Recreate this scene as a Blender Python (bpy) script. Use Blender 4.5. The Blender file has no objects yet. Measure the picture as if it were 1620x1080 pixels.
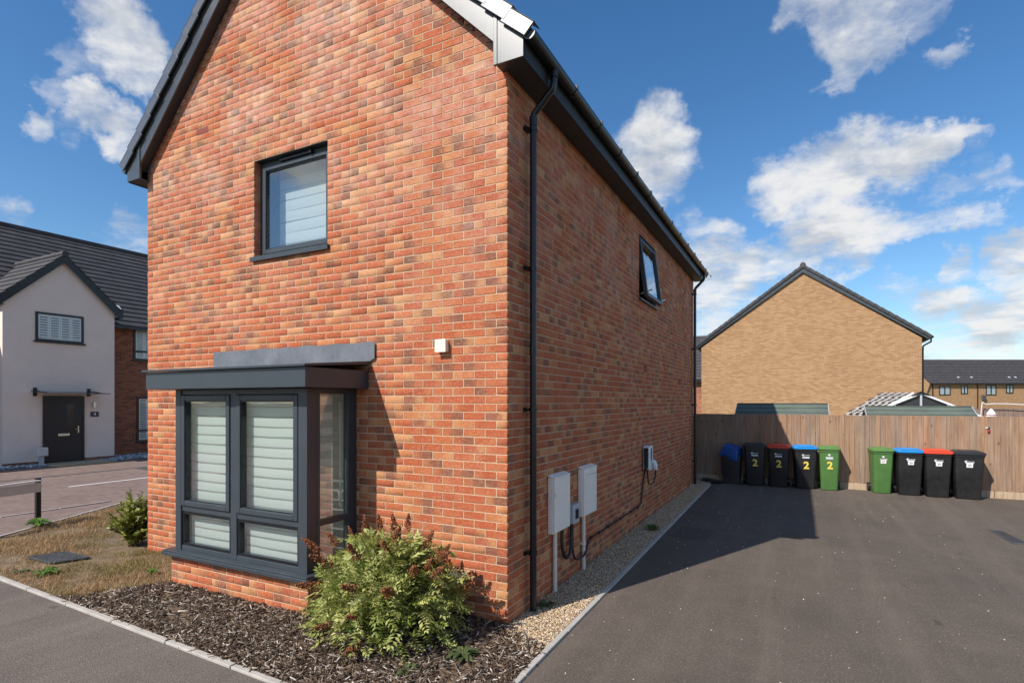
import bpy, math, random
import numpy as np
from mathutils import Vector, Matrix
R = math.radians
S = bpy.context.scene
COL = S.collection
rnd = random.Random(7)
rng = np.random.default_rng(11)
BU, BH = 5.7375 / 23.5, .08          # brick module along a course, and course height

# ------------------------------------------------------------ camera
CAM = Vector((2.43, -4.60, 2.10)); YAW = R(27.38); FPX = 880.0; HORZ = 635.0
cam = bpy.data.cameras.new('camera'); co = bpy.data.objects.new('camera', cam); COL.objects.link(co)
cam.sensor_width = 36; cam.lens = 36 * FPX / 1620; cam.shift_y = (HORZ - 540) / 1620
cam.clip_start = .05; cam.clip_end = 4000
co.location = CAM; co.rotation_euler = (R(90), 0, YAW); S.camera = co
FW = Vector((-math.sin(YAW), math.cos(YAW), 0)); RT = Vector((math.cos(YAW), math.sin(YAW), 0))
def sky_dir(px, py): return (FW + RT * ((px - 810) / FPX) + Vector((0, 0, (HORZ - py) / FPX))).normalized()
def project(p):
    d = Vector(p) - CAM; Z = d.dot(FW)
    return (810 + FPX * d.dot(RT) / Z, HORZ - FPX * d.z / Z, Z) if Z > .1 else (-9e3, -9e3, Z)

# ------------------------------------------------------------ world, sun, exposure
SUN_EL = R(43); SUN_TO = Vector((-.40, -.916, 0)).normalized()      # horizontal direction to the sun
W = bpy.data.worlds.new('World'); S.world = W; W.use_nodes = True
class NT:
    """small helper for building node trees"""
    def __init__(s, tree): s.t = tree; s.n = tree.nodes; s.l = tree.links
    def new(s, typ, **kw):
        n = s.n.new(typ)
        for k, v in kw.items(): setattr(n, k, v)
        return n
    def put(s, sock, v):
        if v is None: return
        if hasattr(v, 'is_output'): s.l.new(v, sock)
        else: sock.default_value = v
    def math(s, op, a, b=None, c=None, clamp=False):
        n = s.new('ShaderNodeMath', operation=op, use_clamp=clamp)
        for i, v in enumerate((a, b, c)): s.put(n.inputs[i], v)
        return n.outputs[0]
    def vmath(s, op, a, b=None):
        n = s.new('ShaderNodeVectorMath', operation=op)
        s.put(n.inputs[0], a); s.put(n.inputs[1], b)
        return n.outputs['Value'] if op in ('DOT_PRODUCT', 'LENGTH') else n.outputs[0]
    def scale(s, v, k):
        n = s.new('ShaderNodeVectorMath', operation='MULTIPLY'); s.put(n.inputs[0], v); n.inputs[1].default_value = k; return n.outputs[0]
    def noise(s, vec, scale, detail=4, rough=.55, dist=0):
        n = s.new('ShaderNodeTexNoise'); s.put(n.inputs['Vector'], vec)
        for k, v in (('Scale', scale), ('Detail', detail), ('Roughness', rough), ('Distortion', dist)): s.put(n.inputs[k], v)
        return n.outputs['Fac']
    def rng(s, v, a, b, c=0., d=1., smooth=False):
        n = s.new('ShaderNodeMapRange', interpolation_type='SMOOTHSTEP' if smooth else 'LINEAR')
        for i, x in enumerate((v, a, b, c, d)): s.put(n.inputs[i], x)
        return n.outputs[0]
    def mix(s, f, a, b, mode='MIX'):
        n = s.new('ShaderNodeMix', data_type='RGBA', blend_type=mode); s.put(n.inputs[0], f)
        s.put(n.inputs[6], a if hasattr(a, 'is_output') else (*a, 1)); s.put(n.inputs[7], b if hasattr(b, 'is_output') else (*b, 1))
        return n.outputs[2]
    def ramp(s, f, stops, const=False):
        n = s.new('ShaderNodeValToRGB'); cr = n.color_ramp; cr.interpolation = 'CONSTANT' if const else 'LINEAR'
        while len(cr.elements) < len(stops): cr.elements.new(.5)
        for e, (p, c) in zip(cr.elements, stops): e.position = p; e.color = (*c, 1)
        s.put(n.inputs[0], f); return n.outputs[0]
    def sep(s, v):
        n = s.new('ShaderNodeSeparateXYZ'); s.put(n.inputs[0], v); return n.outputs
    def comb(s, x, y, z):
        n = s.new('ShaderNodeCombineXYZ')
        for i, v in enumerate((x, y, z)): s.put(n.inputs[i], v)
        return n.outputs[0]
    def bump(s, h, strength, dist=.01):
        n = s.new('ShaderNodeBump'); s.put(n.inputs['Height'], h); n.inputs['Strength'].default_value = strength; n.inputs['Distance'].default_value = dist
        return n.outputs[0]

def build_world():
    g = NT(W.node_tree); g.n.clear()
    out = g.new('ShaderNodeOutputWorld')
    sky = g.new('ShaderNodeTexSky', sky_type='NISHITA', sun_disc=False)
    sky.sun_elevation = SUN_EL; sky.sun_rotation = math.atan2(SUN_TO.x, SUN_TO.y)
    sky.altitude = 50; sky.air_density = 1.0; sky.dust_density = .4; sky.ozone_density = 3.0
    hs = g.new('ShaderNodeHueSaturation'); hs.inputs['Saturation'].default_value = 1.24; hs.inputs['Value'].default_value = 1.26
    g.l.new(sky.outputs[0], hs.inputs['Color'])
    b1 = g.new('ShaderNodeBackground'); g.l.new(hs.outputs[0], b1.inputs[0]); b1.inputs[1].default_value = .10
    d = g.vmath('NORMALIZE', g.new('ShaderNodeTexCoord').outputs['Generated'])
    x, y, z = g.sep(d)
    zz = g.math('ADD', g.math('MAXIMUM', z, 0), .22)
    p = g.comb(g.math('DIVIDE', x, zz), g.math('DIVIDE', y, zz), g.math('MULTIPLY', z, .8))
    warp = g.new('ShaderNodeTexNoise'); g.put(warp.inputs['Vector'], p); warp.inputs['Scale'].default_value = 3.4; warp.inputs['Detail'].default_value = 6
    wv = g.scale(g.vmath('SUBTRACT', warp.outputs['Color'], (.5, .5, .5)), (.13, .13, .13))
    pw = g.vmath('ADD', p, wv)
    fbm = g.noise(pw, 3.4, 10, .58)
    fine = g.noise(pw, 13.0, 8, .62)
    wf = g.new('ShaderNodeTexNoise'); g.put(wf.inputs['Vector'], d); wf.inputs['Scale'].default_value = 16.; wf.inputs['Detail'].default_value = 7; wf.inputs['Roughness'].default_value = .6
    dw = g.vmath('NORMALIZE', g.vmath('ADD', d, g.scale(g.vmath('SUBTRACT', wf.outputs['Color'], (.5, .5, .5)), (.11, .11, .11))))
    # the individual clouds that stand in this sky: direction, angular radius, weight
    blobs = [(150, 5, 62, .80), (185, 45, 66, .88), (212, 90, 66, .92), (232, 130, 44, .85), (135, 85, 40, .50), (160, 125, 34, .42),
             (135, 178, 40, .95), (180, 205, 40, .95), (205, 230, 30, .7), (52, 190, 28, .80), (100, 205, 26, .5), (80, 150, 30, .48), (110, 120, 26, .45),
             (205, 378, 46, .52), (-10, 345, 40, .5),
             (1045, 210, 52, .88), (1065, 240, 50, .78), (1020, 250, 56, .88), (1040, 285, 46, .66), (1000, 300, 40, .6),
             (1225, 292, 46, .78), (1265, 280, 60, .95), (1320, 268, 64, 1.0), (1385, 252, 62, 1.0), (1450, 238, 50, .95), (1505, 222, 36, .88), (1545, 210, 26, .76), (1578, 203, 18, .6), (1285, 320, 40, .75), (1340, 312, 36, .6),
             (1100, 372, 42, .52), (1130, 395, 42, .55), (1125, 430, 52, .80), (1185, 425, 46, .88), (1215, 405, 40, .78), (1272, 380, 46, .88), (1325, 362, 46, 1.0), (1370, 365, 48, 1.0), (1420, 358, 42, .92), (1475, 355, 32, .72), (1530, 350, 26, .64), (1580, 345, 20, .5), (1340, 400, 42, .85), (1270, 420, 44, .85),
             (1110, 475, 52, .72), (1170, 458, 46, .75), (1140, 510, 50, .6),
             (1490, 298, 32, .50), (1535, 290, 32, .56), (1580, 285, 30, .62), (1600, 300, 24, .5), (1560, 245, 26, .4),
             (1520, 422, 26, .80), (1600, 400, 36, .85), (1585, 430, 32, .85), (1640, 420, 50, .9), (1485, 478, 38, .98), (1525, 480, 28, .82), (1460, 498, 32, .7), (1590, 510, 52, .95), (1555, 530, 44, .75), (1640, 490, 60, .95), (1425, 462, 34, .50), (1500, 540, 46, .62), (1590, 548, 50, .7),
             (1270, 18, 46, .50), (1330, 25, 56, .60), (1385, 30, 50, .55), (1345, 70, 42, .55), (1395, 70, 38, .58), (1330, 112, 32, .60), (1365, 98, 34, .62), (1410, 95, 28, .5), (1440, 20, 44, .46), (1475, 98, 24, .56), (1510, 80, 24, .56)]
    acc = None
    for bx, by, br, w in blobs:
        c = sky_dir(bx, by); e = sky_dir(bx, by + br * 1.32)
        dt = g.vmath('DOT_PRODUCT', dw, tuple(c))
        v = g.rng(dt, c.dot(e), 1., 0., w, True)
        acc = v if acc is None else g.math('MAXIMUM', acc, g.math('ADD', g.math('MULTIPLY', g.math('MINIMUM', acc, v), .16), g.math('MAXIMUM', acc, v)))
    # the same sort of clouds over the rest of the sky, kept off the clear blue round those above
    gen = g.noise(g.vmath('ADD', p, (3.7, 1.9, 0)), 1.15, 2, .5)
    lim = g.rng(g.vmath('DOT_PRODUCT', d, tuple(FW)), -.15, .25, 0., 1.)
    gen = g.math('SUBTRACT', g.rng(gen, .42, .58, 0., 1.1, True), lim, clamp=True)
    low = g.math('MULTIPLY', g.rng(z, .13, .0, 0., .52, True), 1.)
    acc = g.math('MAXIMUM', g.math('MAXIMUM', acc, gen), low)
    dens = g.math('ADD', acc, g.math('ADD', g.math('MULTIPLY', g.math('SUBTRACT', fbm, .5), 1.55), g.math('MULTIPLY', g.math('SUBTRACT', fine, .5), 1.05)))
    alpha = g.math('MULTIPLY', g.rng(dens, .16, 1.25, 0., .96, True), g.rng(acc, .0, .38, 0., 1., True))
    # greyer bellies where the cloud is thick, bright where it is ragged
    up = g.noise(g.vmath('ADD', pw, (.03, .09, .05)), 3.1, 5, .5)
    shade = g.rng(g.math('SUBTRACT', fbm, up), -.13, .10, .0, 1., True)
    shade = g.math('ADD', g.math('MULTIPLY', shade, .72), g.math('MULTIPLY', g.math('SUBTRACT', fine, .2), .45), clamp=True)
    ccol = g.ramp(shade, [(0., (.58, .62, .68)), (.45, (.80, .82, .85)), (.85, (1., .99, .98))])
    b2 = g.new('ShaderNodeBackground'); g.l.new(ccol, b2.inputs[0]); b2.inputs[1].default_value = .76
    mx = g.new('ShaderNodeMixShader'); g.l.new(alpha, mx.inputs[0]); g.l.new(b1.outputs[0], mx.inputs[1]); g.l.new(b2.outputs[0], mx.inputs[2])
    g.l.new(mx.outputs[0], out.inputs[0])
build_world()
W.cycles.sampling_method = 'MANUAL'; W.cycles.sample_map_resolution = 1024
sl = bpy.data.lights.new('sun', 'SUN'); sl.energy = 4.8; sl.angle = R(.53); sl.color = (1, .945, .87)
so = bpy.data.objects.new('sun', sl); COL.objects.link(so); so.location = (-20, -40, 40)
sd = Vector((SUN_TO.x * math.cos(SUN_EL), SUN_TO.y * math.cos(SUN_EL), math.sin(SUN_EL)))
so.rotation_euler = sd.to_track_quat('Z', 'Y').to_euler()
S.view_settings.view_transform = 'Standard'; S.view_settings.look = 'None'; S.view_settings.exposure = .22; S.view_settings.gamma = 1
S.view_settings.use_curve_mapping = False
S.render.resolution_x = 1024; S.render.resolution_y = 682
S.render.engine = 'CYCLES'

# ------------------------------------------------------------ mesh helpers
ORG = {}
class MB:
    def __init__(s): s.v = []; s.f = []
    def add(s, vs, fs):
        b = len(s.v); s.v += [tuple(v) for v in vs]; s.f += [tuple(i + b for i in f) for f in fs]; return s
    def box(s, x0, x1, y0, y1, z0, z1):
        x0, x1 = min(x0, x1), max(x0, x1); y0, y1 = min(y0, y1), max(y0, y1); z0, z1 = min(z0, z1), max(z0, z1)
        return s.add([(x0, y0, z0), (x1, y0, z0), (x1, y1, z0), (x0, y1, z0), (x0, y0, z1), (x1, y0, z1), (x1, y1, z1), (x0, y1, z1)],
                     [(0, 3, 2, 1), (4, 5, 6, 7), (0, 1, 5, 4), (1, 2, 6, 5), (2, 3, 7, 6), (3, 0, 4, 7)])
    def obox(s, c, ax, ay, az):
        """oriented box: centre and three half-extent vectors"""
        c, ax, ay, az = map(Vector, (c, ax, ay, az))
        vs = [c + ax * i + ay * j + az * k for k in (-1, 1) for i, j in ((-1, -1), (1, -1), (1, 1), (-1, 1))]
        return s.add(vs, [(0, 3, 2, 1), (4, 5, 6, 7), (0, 1, 5, 4), (1, 2, 6, 5), (2, 3, 7, 6), (3, 0, 4, 7)])
    def bar(s, a, b, w, h, up=(0, 0, 1)):
        a, b = Vector(a), Vector(b); d = (b - a); n = d.normalized(); sx = n.cross(Vector(up)).normalized(); u = sx.cross(n)
        return s.obox((a + b) / 2, d / 2, sx * w / 2, u * h / 2)
    def poly(s, pts, thick=None):
        pts = [Vector(p) for p in pts]; n = len(pts)
        if thick is None: return s.add(pts, [tuple(range(n))])
        t = Vector(thick); return s.add(pts + [p + t for p in pts], [tuple(range(n))[::-1], tuple(range(n, 2 * n))] + [(i, (i + 1) % n, n + (i + 1) % n, n + i) for i in range(n)])
    def tube(s, pts, r, n=10, cap=True):
        pts = [Vector(p) for p in pts]; rs = r if isinstance(r, (list, tuple)) else [r] * len(pts); base = len(s.v); vs = []
        up = None
        for i, p in enumerate(pts):
            t = (pts[min(i + 1, len(pts) - 1)] - pts[max(i - 1, 0)]).normalized()
            if up is None: up = t.orthogonal().normalized()
            up = (up - t * up.dot(t)).normalized(); sd_ = t.cross(up)
            vs += [p + (up * math.cos(2 * math.pi * k / n) + sd_ * math.sin(2 * math.pi * k / n)) * rs[i] for k in range(n)]
        fs = [(i * n + k, i * n + (k + 1) % n, (i + 1) * n + (k + 1) % n, (i + 1) * n + k) for i in range(len(pts) - 1) for k in range(n)]
        if cap: fs += [tuple(range(n))[::-1], tuple((len(pts) - 1) * n + k for k in range(n))]
        return s.add(vs, fs)
    def loft(s, rings, cap=True):
        n = len(rings[0]); vs = [p for r in rings for p in r]
        fs = [(i * n + k, i * n + (k + 1) % n, (i + 1) * n + (k + 1) % n, (i + 1) * n + k) for i in range(len(rings) - 1) for k in range(n)]
        if cap: fs += [tuple(range(n))[::-1], tuple((len(rings) - 1) * n + k for k in range(n))]
        return s.add(vs, fs)
    def build(s, name, m, parent=None, smooth=False, bevel=0, kind=None, label=None):
        o = (0, 0, 0); q = parent
        while q is not None:
            if q.name in ORG: o = ORG[q.name]
            q = q.parent
        me = bpy.data.meshes.new(name); me.from_pydata([(v[0] - o[0], v[1] - o[1], v[2] - o[2]) for v in s.v], [], s.f)
        return finish(me, name, m, parent, smooth, bevel, kind, label)
def finish(me, name, m, parent=None, smooth=False, bevel=0, kind=None, label=None):
    me.materials.append(m)
    if smooth:
        me.polygons.foreach_set('use_smooth', [True] * len(me.polygons))
        try: me.set_sharp_from_angle(angle=R(38))
        except Exception: pass
    me.update()
    ob = bpy.data.objects.new(name, me); COL.objects.link(ob); ob.parent = parent
    if bevel:
        md = ob.modifiers.new('bevel', 'BEVEL'); md.width = bevel; md.segments = 2; md.limit_method = 'ANGLE'; md.angle_limit = R(40)
    if kind: ob['kind'] = kind
    if label: ob['label'] = label
    return ob
def np_mesh(name, V, F, m, parent=None, cols=None, smooth=False, kind=None):
    """V (n,3), F (m,k) arrays; cols (n,3) per-vertex colours"""
    me = bpy.data.meshes.new(name); V = np.asarray(V, np.float32); F = np.asarray(F, np.int32); k = F.shape[1]
    me.vertices.add(len(V)); me.vertices.foreach_set('co', V.ravel())
    me.loops.add(F.size); me.loops.foreach_set('vertex_index', F.ravel())
    me.polygons.add(len(F)); me.polygons.foreach_set('loop_start', np.arange(0, F.size, k, dtype=np.int32)); me.polygons.foreach_set('loop_total', np.full(len(F), k, np.int32))
    me.update(calc_edges=True)
    if cols is not None:
        a = me.attributes.new('col', 'FLOAT_COLOR', 'POINT'); a.data.foreach_set('color', np.c_[cols, np.ones(len(V))].astype(np.float32).ravel())
    return finish(me, name, m, parent, smooth, 0, kind)
def tag(o, label=None, cat=None, group=None, kind=None):
    if label: o['label'] = label
    if cat: o['category'] = cat
    if group: o['group'] = group
    if kind: o['kind'] = kind
    return o
def thing(name, label, cat, loc=(0, 0, 0), group=None, shift=True):
    o = bpy.data.objects.new(name, None); COL.objects.link(o); o.location = loc; o.empty_display_size = .2
    if shift: ORG[o.name] = tuple(loc)
    return tag(o, label, cat, group)
def copy_tree(o, parent=None):
    c = o.copy(); COL.objects.link(c); c.parent = parent
    for ch in list(o.children): copy_tree(ch, c)
    return c
def text_mb(s, size, bold=0.):
    cu = bpy.data.curves.new('t', 'FONT'); cu.body = s; cu.size = size; cu.align_x = 'CENTER'; cu.align_y = 'CENTER'; cu.offset = bold; cu.resolution_u = 3
    ob = bpy.data.objects.new('t', cu); COL.objects.link(ob)
    me = bpy.data.meshes.new_from_object(ob.evaluated_get(bpy.context.evaluated_depsgraph_get()))
    r = [tuple(v.co) for v in me.vertices], [tuple(p.vertices) for p in me.polygons]
    bpy.data.objects.remove(ob); bpy.data.curves.remove(cu); bpy.data.meshes.remove(me); return r

# ------------------------------------------------------------ materials
def material(name, fn):
    m = bpy.data.materials.new(name); m.use_nodes = True; g = NT(m.node_tree); bs = g.n['Principled BSDF']; fn(g, bs); return m
def plain(name, col, rough=.5, metal=0., var=.12, scale=6., bump=0., bscale=60., spec=.5, coat=0.):
    def f(g, b):
        p = g.new('ShaderNodeTexCoord').outputs['Object']
        n = g.noise(p, scale, 6, .6); n2 = g.noise(p, scale * 9, 3, .6)
        v = g.math('ADD', g.math('MULTIPLY', n, .7), g.math('MULTIPLY', n2, .3))
        c = g.mix(g.rng(v, .3, .7), tuple(k * (1 - var) for k in col), tuple(min(1, k * (1 + var)) for k in col))
        g.put(b.inputs['Base Color'], c); g.put(b.inputs['Roughness'], g.rng(v, .3, .7, max(.02, rough - .08), min(1, rough + .08)))
        b.inputs['Metallic'].default_value = metal; b.inputs['Specular IOR Level'].default_value = spec
        if coat: b.inputs['Coat Weight'].default_value = coat
        if bump: g.put(b.inputs['Normal'], g.bump(g.noise(p, bscale, 4, .6), bump, .004))
    return material(name, f)
def attr_mat(name, rough=.8, trans=0., spec=.3, rough_noise=False):
    def f(g, b):
        a = g.new('ShaderNodeAttribute', attribute_name='col').outputs['Color']
        n = g.noise(g.new('ShaderNodeTexCoord').outputs['Object'], 90., 3)
        c = g.mix(1., a, g.ramp(n, [(.3, (.75, .75, .75)), (.7, (1.2, 1.2, 1.2))]), 'MULTIPLY')
        g.put(b.inputs['Base Color'], c); b.inputs['Roughness'].default_value = rough; b.inputs['Specular IOR Level'].default_value = spec
        if trans:
            t = g.new('ShaderNodeBsdfTranslucent'); g.put(t.inputs[0], c); mx = g.new('ShaderNodeMixShader'); mx.inputs[0].default_value = trans
            g.l.new(b.outputs[0], mx.inputs[1]); g.l.new(t.outputs[0], mx.inputs[2]); g.l.new(mx.outputs[0], g.n['Material Output'].inputs[0])
    return material(name, f)
def glass_mat(name, tint=(.935, .972, .958), refl=1.0, base=.05):
    def f(g, b):
        lw = g.new('ShaderNodeLayerWeight'); lw.inputs['Blend'].default_value = .5
        fr = g.math('ADD', .08, g.math('MULTIPLY', g.math('POWER', lw.outputs['Facing'], 4.5), .9))
        n = g.noise(g.new('ShaderNodeTexCoord').outputs['Object'], 1.7, 1, .4); nm = g.bump(n, .06, .05)
        gl = g.new('ShaderNodeBsdfGlossy'); gl.inputs['Roughness'].default_value = .012; gl.inputs['Color'].default_value = (1, 1, 1, 1); g.put(gl.inputs['Normal'], nm)
        tr = g.new('ShaderNodeBsdfTransparent'); tr.inputs[0].default_value = (*tint, 1)
        mx = g.new('ShaderNodeMixShader'); g.put(mx.inputs[0], g.math('ADD', g.math('MULTIPLY', fr, refl), base, clamp=True)); g.l.new(tr.outputs[0], mx.inputs[1]); g.l.new(gl.outputs[0], mx.inputs[2])
        g.l.new(mx.outputs[0], g.n['Material Output'].inputs[0])
    return material(name, f)

def brick_mat(name, axis, parity, u0=0.):
    """clay brick whose colour is picked per brick from the wall's own brick grid"""
    def f(g, b):
        pos = g.new('ShaderNodeNewGeometry').outputs['Position']; x, y, z = g.sep(pos)
        u = g.math('DIVIDE', g.math('SUBTRACT', x if axis == 'X' else y, u0), BU)
        row = g.math('FLOOR', g.math('DIVIDE', z, BH))
        sh = g.math('MULTIPLY', g.math('FLOORED_MODULO', g.math('ADD', row, float(parity)), 2.), .5)
        us = g.math('ADD', u, sh); col = g.math('FLOOR', us); fr = g.math('FRACT', us)
        wn = g.new('ShaderNodeTexWhiteNoise'); g.put(wn.inputs['Vector'], g.comb(col, row, 3.7 + parity)); r1 = wn.outputs['Value']; r2, r3, r4 = g.sep(wn.outputs['Color'])
        base = g.ramp(r1, [(0., (.435, .105, .042)), (.22, (.475, .140, .056)), (.40, (.45, .118, .048)), (.54, (.40, .090, .037)), (.66, (.50, .182, .076)), (.80, (.40, .115, .055)), (.89, (.30, .110, .064)), (.95, (.53, .245, .11))], True)
        # sand-faced ends: pale buff or burnt brown towards one end of a brick
        e = g.mix(g.math('GREATER_THAN', r3, .5), g.comb(fr, fr, fr), g.comb(g.math('SUBTRACT', 1., fr), g.math('SUBTRACT', 1., fr), 0.))
        ex = g.sep(e)[0]
        soft = g.noise(pos, 22., 4, .6)
        em = g.rng(g.math('ADD', ex, g.math('MULTIPLY', g.math('SUBTRACT', soft, .5), .7)), .45, .85, 0., 1., True)
        c = g.mix(g.math('MULTIPLY', em, g.rng(r2, .38, .9, 0., .68)), base, (.58, .295, .125))
        dark = g.math('MULTIPLY', g.math('GREATER_THAN', r4, .84), g.rng(g.math('ADD', g.math('SUBTRACT', 1., ex), g.math('MULTIPLY', g.math('SUBTRACT', soft, .5), .8)),   .25, .65, .15, .70, True))
        c = g.mix(dark, c, (.150, .078, .052))
        fine = g.noise(pos, 160., 4, .65); mid = g.noise(pos, 45., 4, .6)
        bt = g.noise(g.scale(pos, (26., 26., 44.)), 1., 4, .65); c = g.mix(g.rng(bt, .48, .68, 0., .40), c, (.57, .285, .135)); c = g.mix(g.rng(bt, .30, .42, .40, 0.), c, (.30, .062, .030))
        c = g.mix(1., c, g.ramp(g.math('ADD', g.math('MULTIPLY', fine, .45), g.math('MULTIPLY', mid, .55)), [(.28, (.62, .60, .58)), (.5, (1, 1, 1)), (.72, (1.22, 1.2, 1.18))]), 'MULTIPLY')
        cr = g.noise(g.scale(pos, (60, 60, 150)), 1., 2, .5)
        c = g.mix(g.rng(cr, .62, .69, 0., .65), c, (.13, .045, .028))
        # lime bloom
        bl = g.noise(g.scale(pos, (1.1, 1.1, 1.5)), 1., 5, .6); b2 = g.noise(pos, 9., 5, .7)
        hi = g.rng(z, 2.6, 5.4, .12, 1.)
        c = g.mix(g.math('MULTIPLY', g.math('MULTIPLY', g.rng(bl, .40, .64), hi), g.rng(b2, .32, .64, 0., .52)), c, (.70, .54, .47))
        g.put(b.inputs['Base Color'], c); b.inputs['Roughness'].default_value = .85; b.inputs['Specular IOR Level'].default_value = .25
        g.put(b.inputs['Normal'], g.bump(g.math('ADD', g.math('MULTIPLY', fine, .5), mid), 1.0, .006))
    return material(name, f)
def mortar_mat():
    def f(g, b):
        pos = g.new('ShaderNodeNewGeometry').outputs['Position']
        n = g.noise(pos, 70., 5, .65); l = g.noise(pos, .9, 4, .6)
        c = g.mix(g.rng(n, .3, .7), (.44, .31, .20), (.66, .49, .34)); c = g.mix(g.rng(l, .4, .7, 0., .35), c, (.48, .31, .20))
        g.put(b.inputs['Base Color'], c); b.inputs['Roughness'].default_value = .95; g.put(b.inputs['Normal'], g.bump(n, .6, .004))
    return material('mortar', f)
def far_brick_mat(name, axis, cols, mortar, dark=.0):
    def f(g, b):
        x, y, z = g.sep(g.new('ShaderNodeNewGeometry').outputs['Position'])
        v = g.comb(x if axis == 'X' else y, z, 0.)
        t = g.new('ShaderNodeTexBrick'); g.put(t.inputs['Vector'], v); t.inputs['Scale'].default_value = 1.; t.inputs['Brick Width'].default_value = .225; t.inputs['Row Height'].default_value = .075; t.inputs['Mortar Size'].default_value = .009; t.inputs['Mortar Smooth'].default_value = .3
        t.inputs['Color1'].default_value = (0, 0, 0, 1); t.inputs['Color2'].default_value = (1, 1, 1, 1); t.inputs['Mortar'].default_value = (.5, .5, .5, 1); t.inputs['Bias'].default_value = 0.
        c = g.ramp(t.outputs['Color'], [(i / max(1, len(cols) - 1), k) for i, k in enumerate(cols)])
        pt = g.noise(v, .45, 6, .7); c = g.mix(g.rng(pt, .40, .70, 0., .22), c, tuple(k * .72 for k in cols[0]))
        c = g.mix(t.outputs['Fac'], c, mortar)
        g.put(b.inputs['Base Color'], c); b.inputs['Roughness'].default_value = .9; b.inputs['Specular IOR Level'].default_value = .2
        g.put(b.inputs['Normal'], g.bump(g.math('SUBTRACT', 1., t.outputs['Fac']), .5, .006))
    return material(name, f)
def asphalt_mat(name, col, patch):
    def f(g, b):
        pos = g.new('ShaderNodeNewGeometry').outputs['Position']
        n1 = g.noise(pos, 130., 3, .7); n2 = g.noise(pos, 2.2, 6, .65); n3 = g.noise(pos, .45, 4, .6)
        vo = g.new('ShaderNodeTexVoronoi'); g.put(vo.inputs['Vector'], pos); vo.inputs['Scale'].default_value = 110.
        c = g.mix(g.rng(n1, .3, .7), tuple(k * .58 for k in col), tuple(k * 1.42 for k in col))
        st = g.math('GREATER_THAN', g.sep(vo.outputs['Color'])[0], .93)
        c = g.mix(g.math('MULTIPLY', st, .32), c, (.34, .30, .26))
        c = g.mix(g.rng(n2, .42, .68, 0., .5), c, patch); c = g.mix(g.rng(n3, .46, .66, 0., .38), c, tuple(k * .62 for k in col))
        ly = g.noise(g.scale(pos, (2.6, .16, 1.)), 1., 4, .6); c = g.mix(g.rng(ly, .48, .66, 0., .35), c, tuple(k * 1.22 for k in patch))
        sp = g.noise(pos, 3.3, 3, .5, .4); c = g.mix(g.rng(sp, .70, .76, 0., .55, True), c, tuple(k * .45 for k in col))
        cg = g.noise(pos, 48., 3, .7); c = g.mix(1., c, g.ramp(cg, [(.3, (.78, .78, .78)), (.7, (1.22, 1.22, 1.22))]), 'MULTIPLY')
        g.put(b.inputs['Base Color'], c); b.inputs['Roughness'].default_value = .88; b.inputs['Specular IOR Level'].default_value = .3
        g.put(b.inputs['Normal'], g.bump(g.math('ADD', n1, vo.outputs['Distance']), .7, .006))
    return material(name, f)
def paving_mat():
    def f(g, b):
        pos = g.new('ShaderNodeNewGeometry').outputs['Position']
        t = g.new('ShaderNodeTexBrick'); g.put(t.inputs['Vector'], pos); t.inputs['Scale'].default_value = 1.; t.inputs['Brick Width'].default_value = .2; t.inputs['Row Height'].default_value = .1; t.inputs['Mortar Size'].default_value = .004
        t.inputs['Color1'].default_value = (.165, .110, .090, 1); t.inputs['Color2'].default_value = (.24, .165, .135, 1); t.inputs['Mortar'].default_value = (.13, .10, .085, 1)
        n = g.noise(pos, .8, 5, .6); c = g.mix(g.rng(n, .4, .7, 0., .4), t.outputs['Color'], (.25, .19, .16))
        n2 = g.noise(g.scale(pos, (6., .8, 1.)), 1., 5, .6); c = g.mix(g.rng(n2, .42, .68, 0., .35), c, (.12, .085, .075))
        g.put(b.inputs['Base Color'], c); b.inputs['Roughness'].default_value = .9; g.put(b.inputs['Normal'], g.bump(t.outputs['Fac'], -.4, .006))
    return material('block_paving', f)
def wood_mat(name, c1, c2, c3):
    def f(g, b):
        oi = g.new('ShaderNodeObjectInfo'); pos = g.new('ShaderNodeNewGeometry').outputs['Position']
        off = g.vmath('ADD', pos, g.comb(g.math('MULTIPLY', oi.outputs['Random'], 17.), 0., g.math('MULTIPLY', oi.outputs['Random'], 40.)))
        gr = g.noise(g.scale(off, (30., 30., 1.2)), 1., 5, .6, .8); bl = g.noise(g.scale(off, (5., 5., 1.3)), 1., 5, .65)
        c = g.mix(g.rng(oi.outputs['Random'], 0., 1.), c1, c2); c = g.mix(g.rng(bl, .4, .7, 0., .75), c, c3)
        c = g.mix(1., c, g.ramp(gr, [(.25, (.58, .55, .53)), (.5, (.97, .97, .97)), (.75, (1.2, 1.19, 1.18))]), 'MULTIPLY')
        vo = g.new('ShaderNodeTexVoronoi'); g.put(vo.inputs['Vector'], g.scale(off, (6., 0., 2.6))); vo.inputs['Scale'].default_value = 1.; vo.inputs['Randomness'].default_value = 1.
        c = g.mix(g.rng(vo.outputs['Distance'], .06, .15, .8, 0., True), c, (.09, .05, .03))
        g.put(b.inputs['Base Color'], c); b.inputs['Roughness'].default_value = .88; g.put(b.inputs['Normal'], g.bump(gr, .5, .004))
    return material(name, f)
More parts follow.
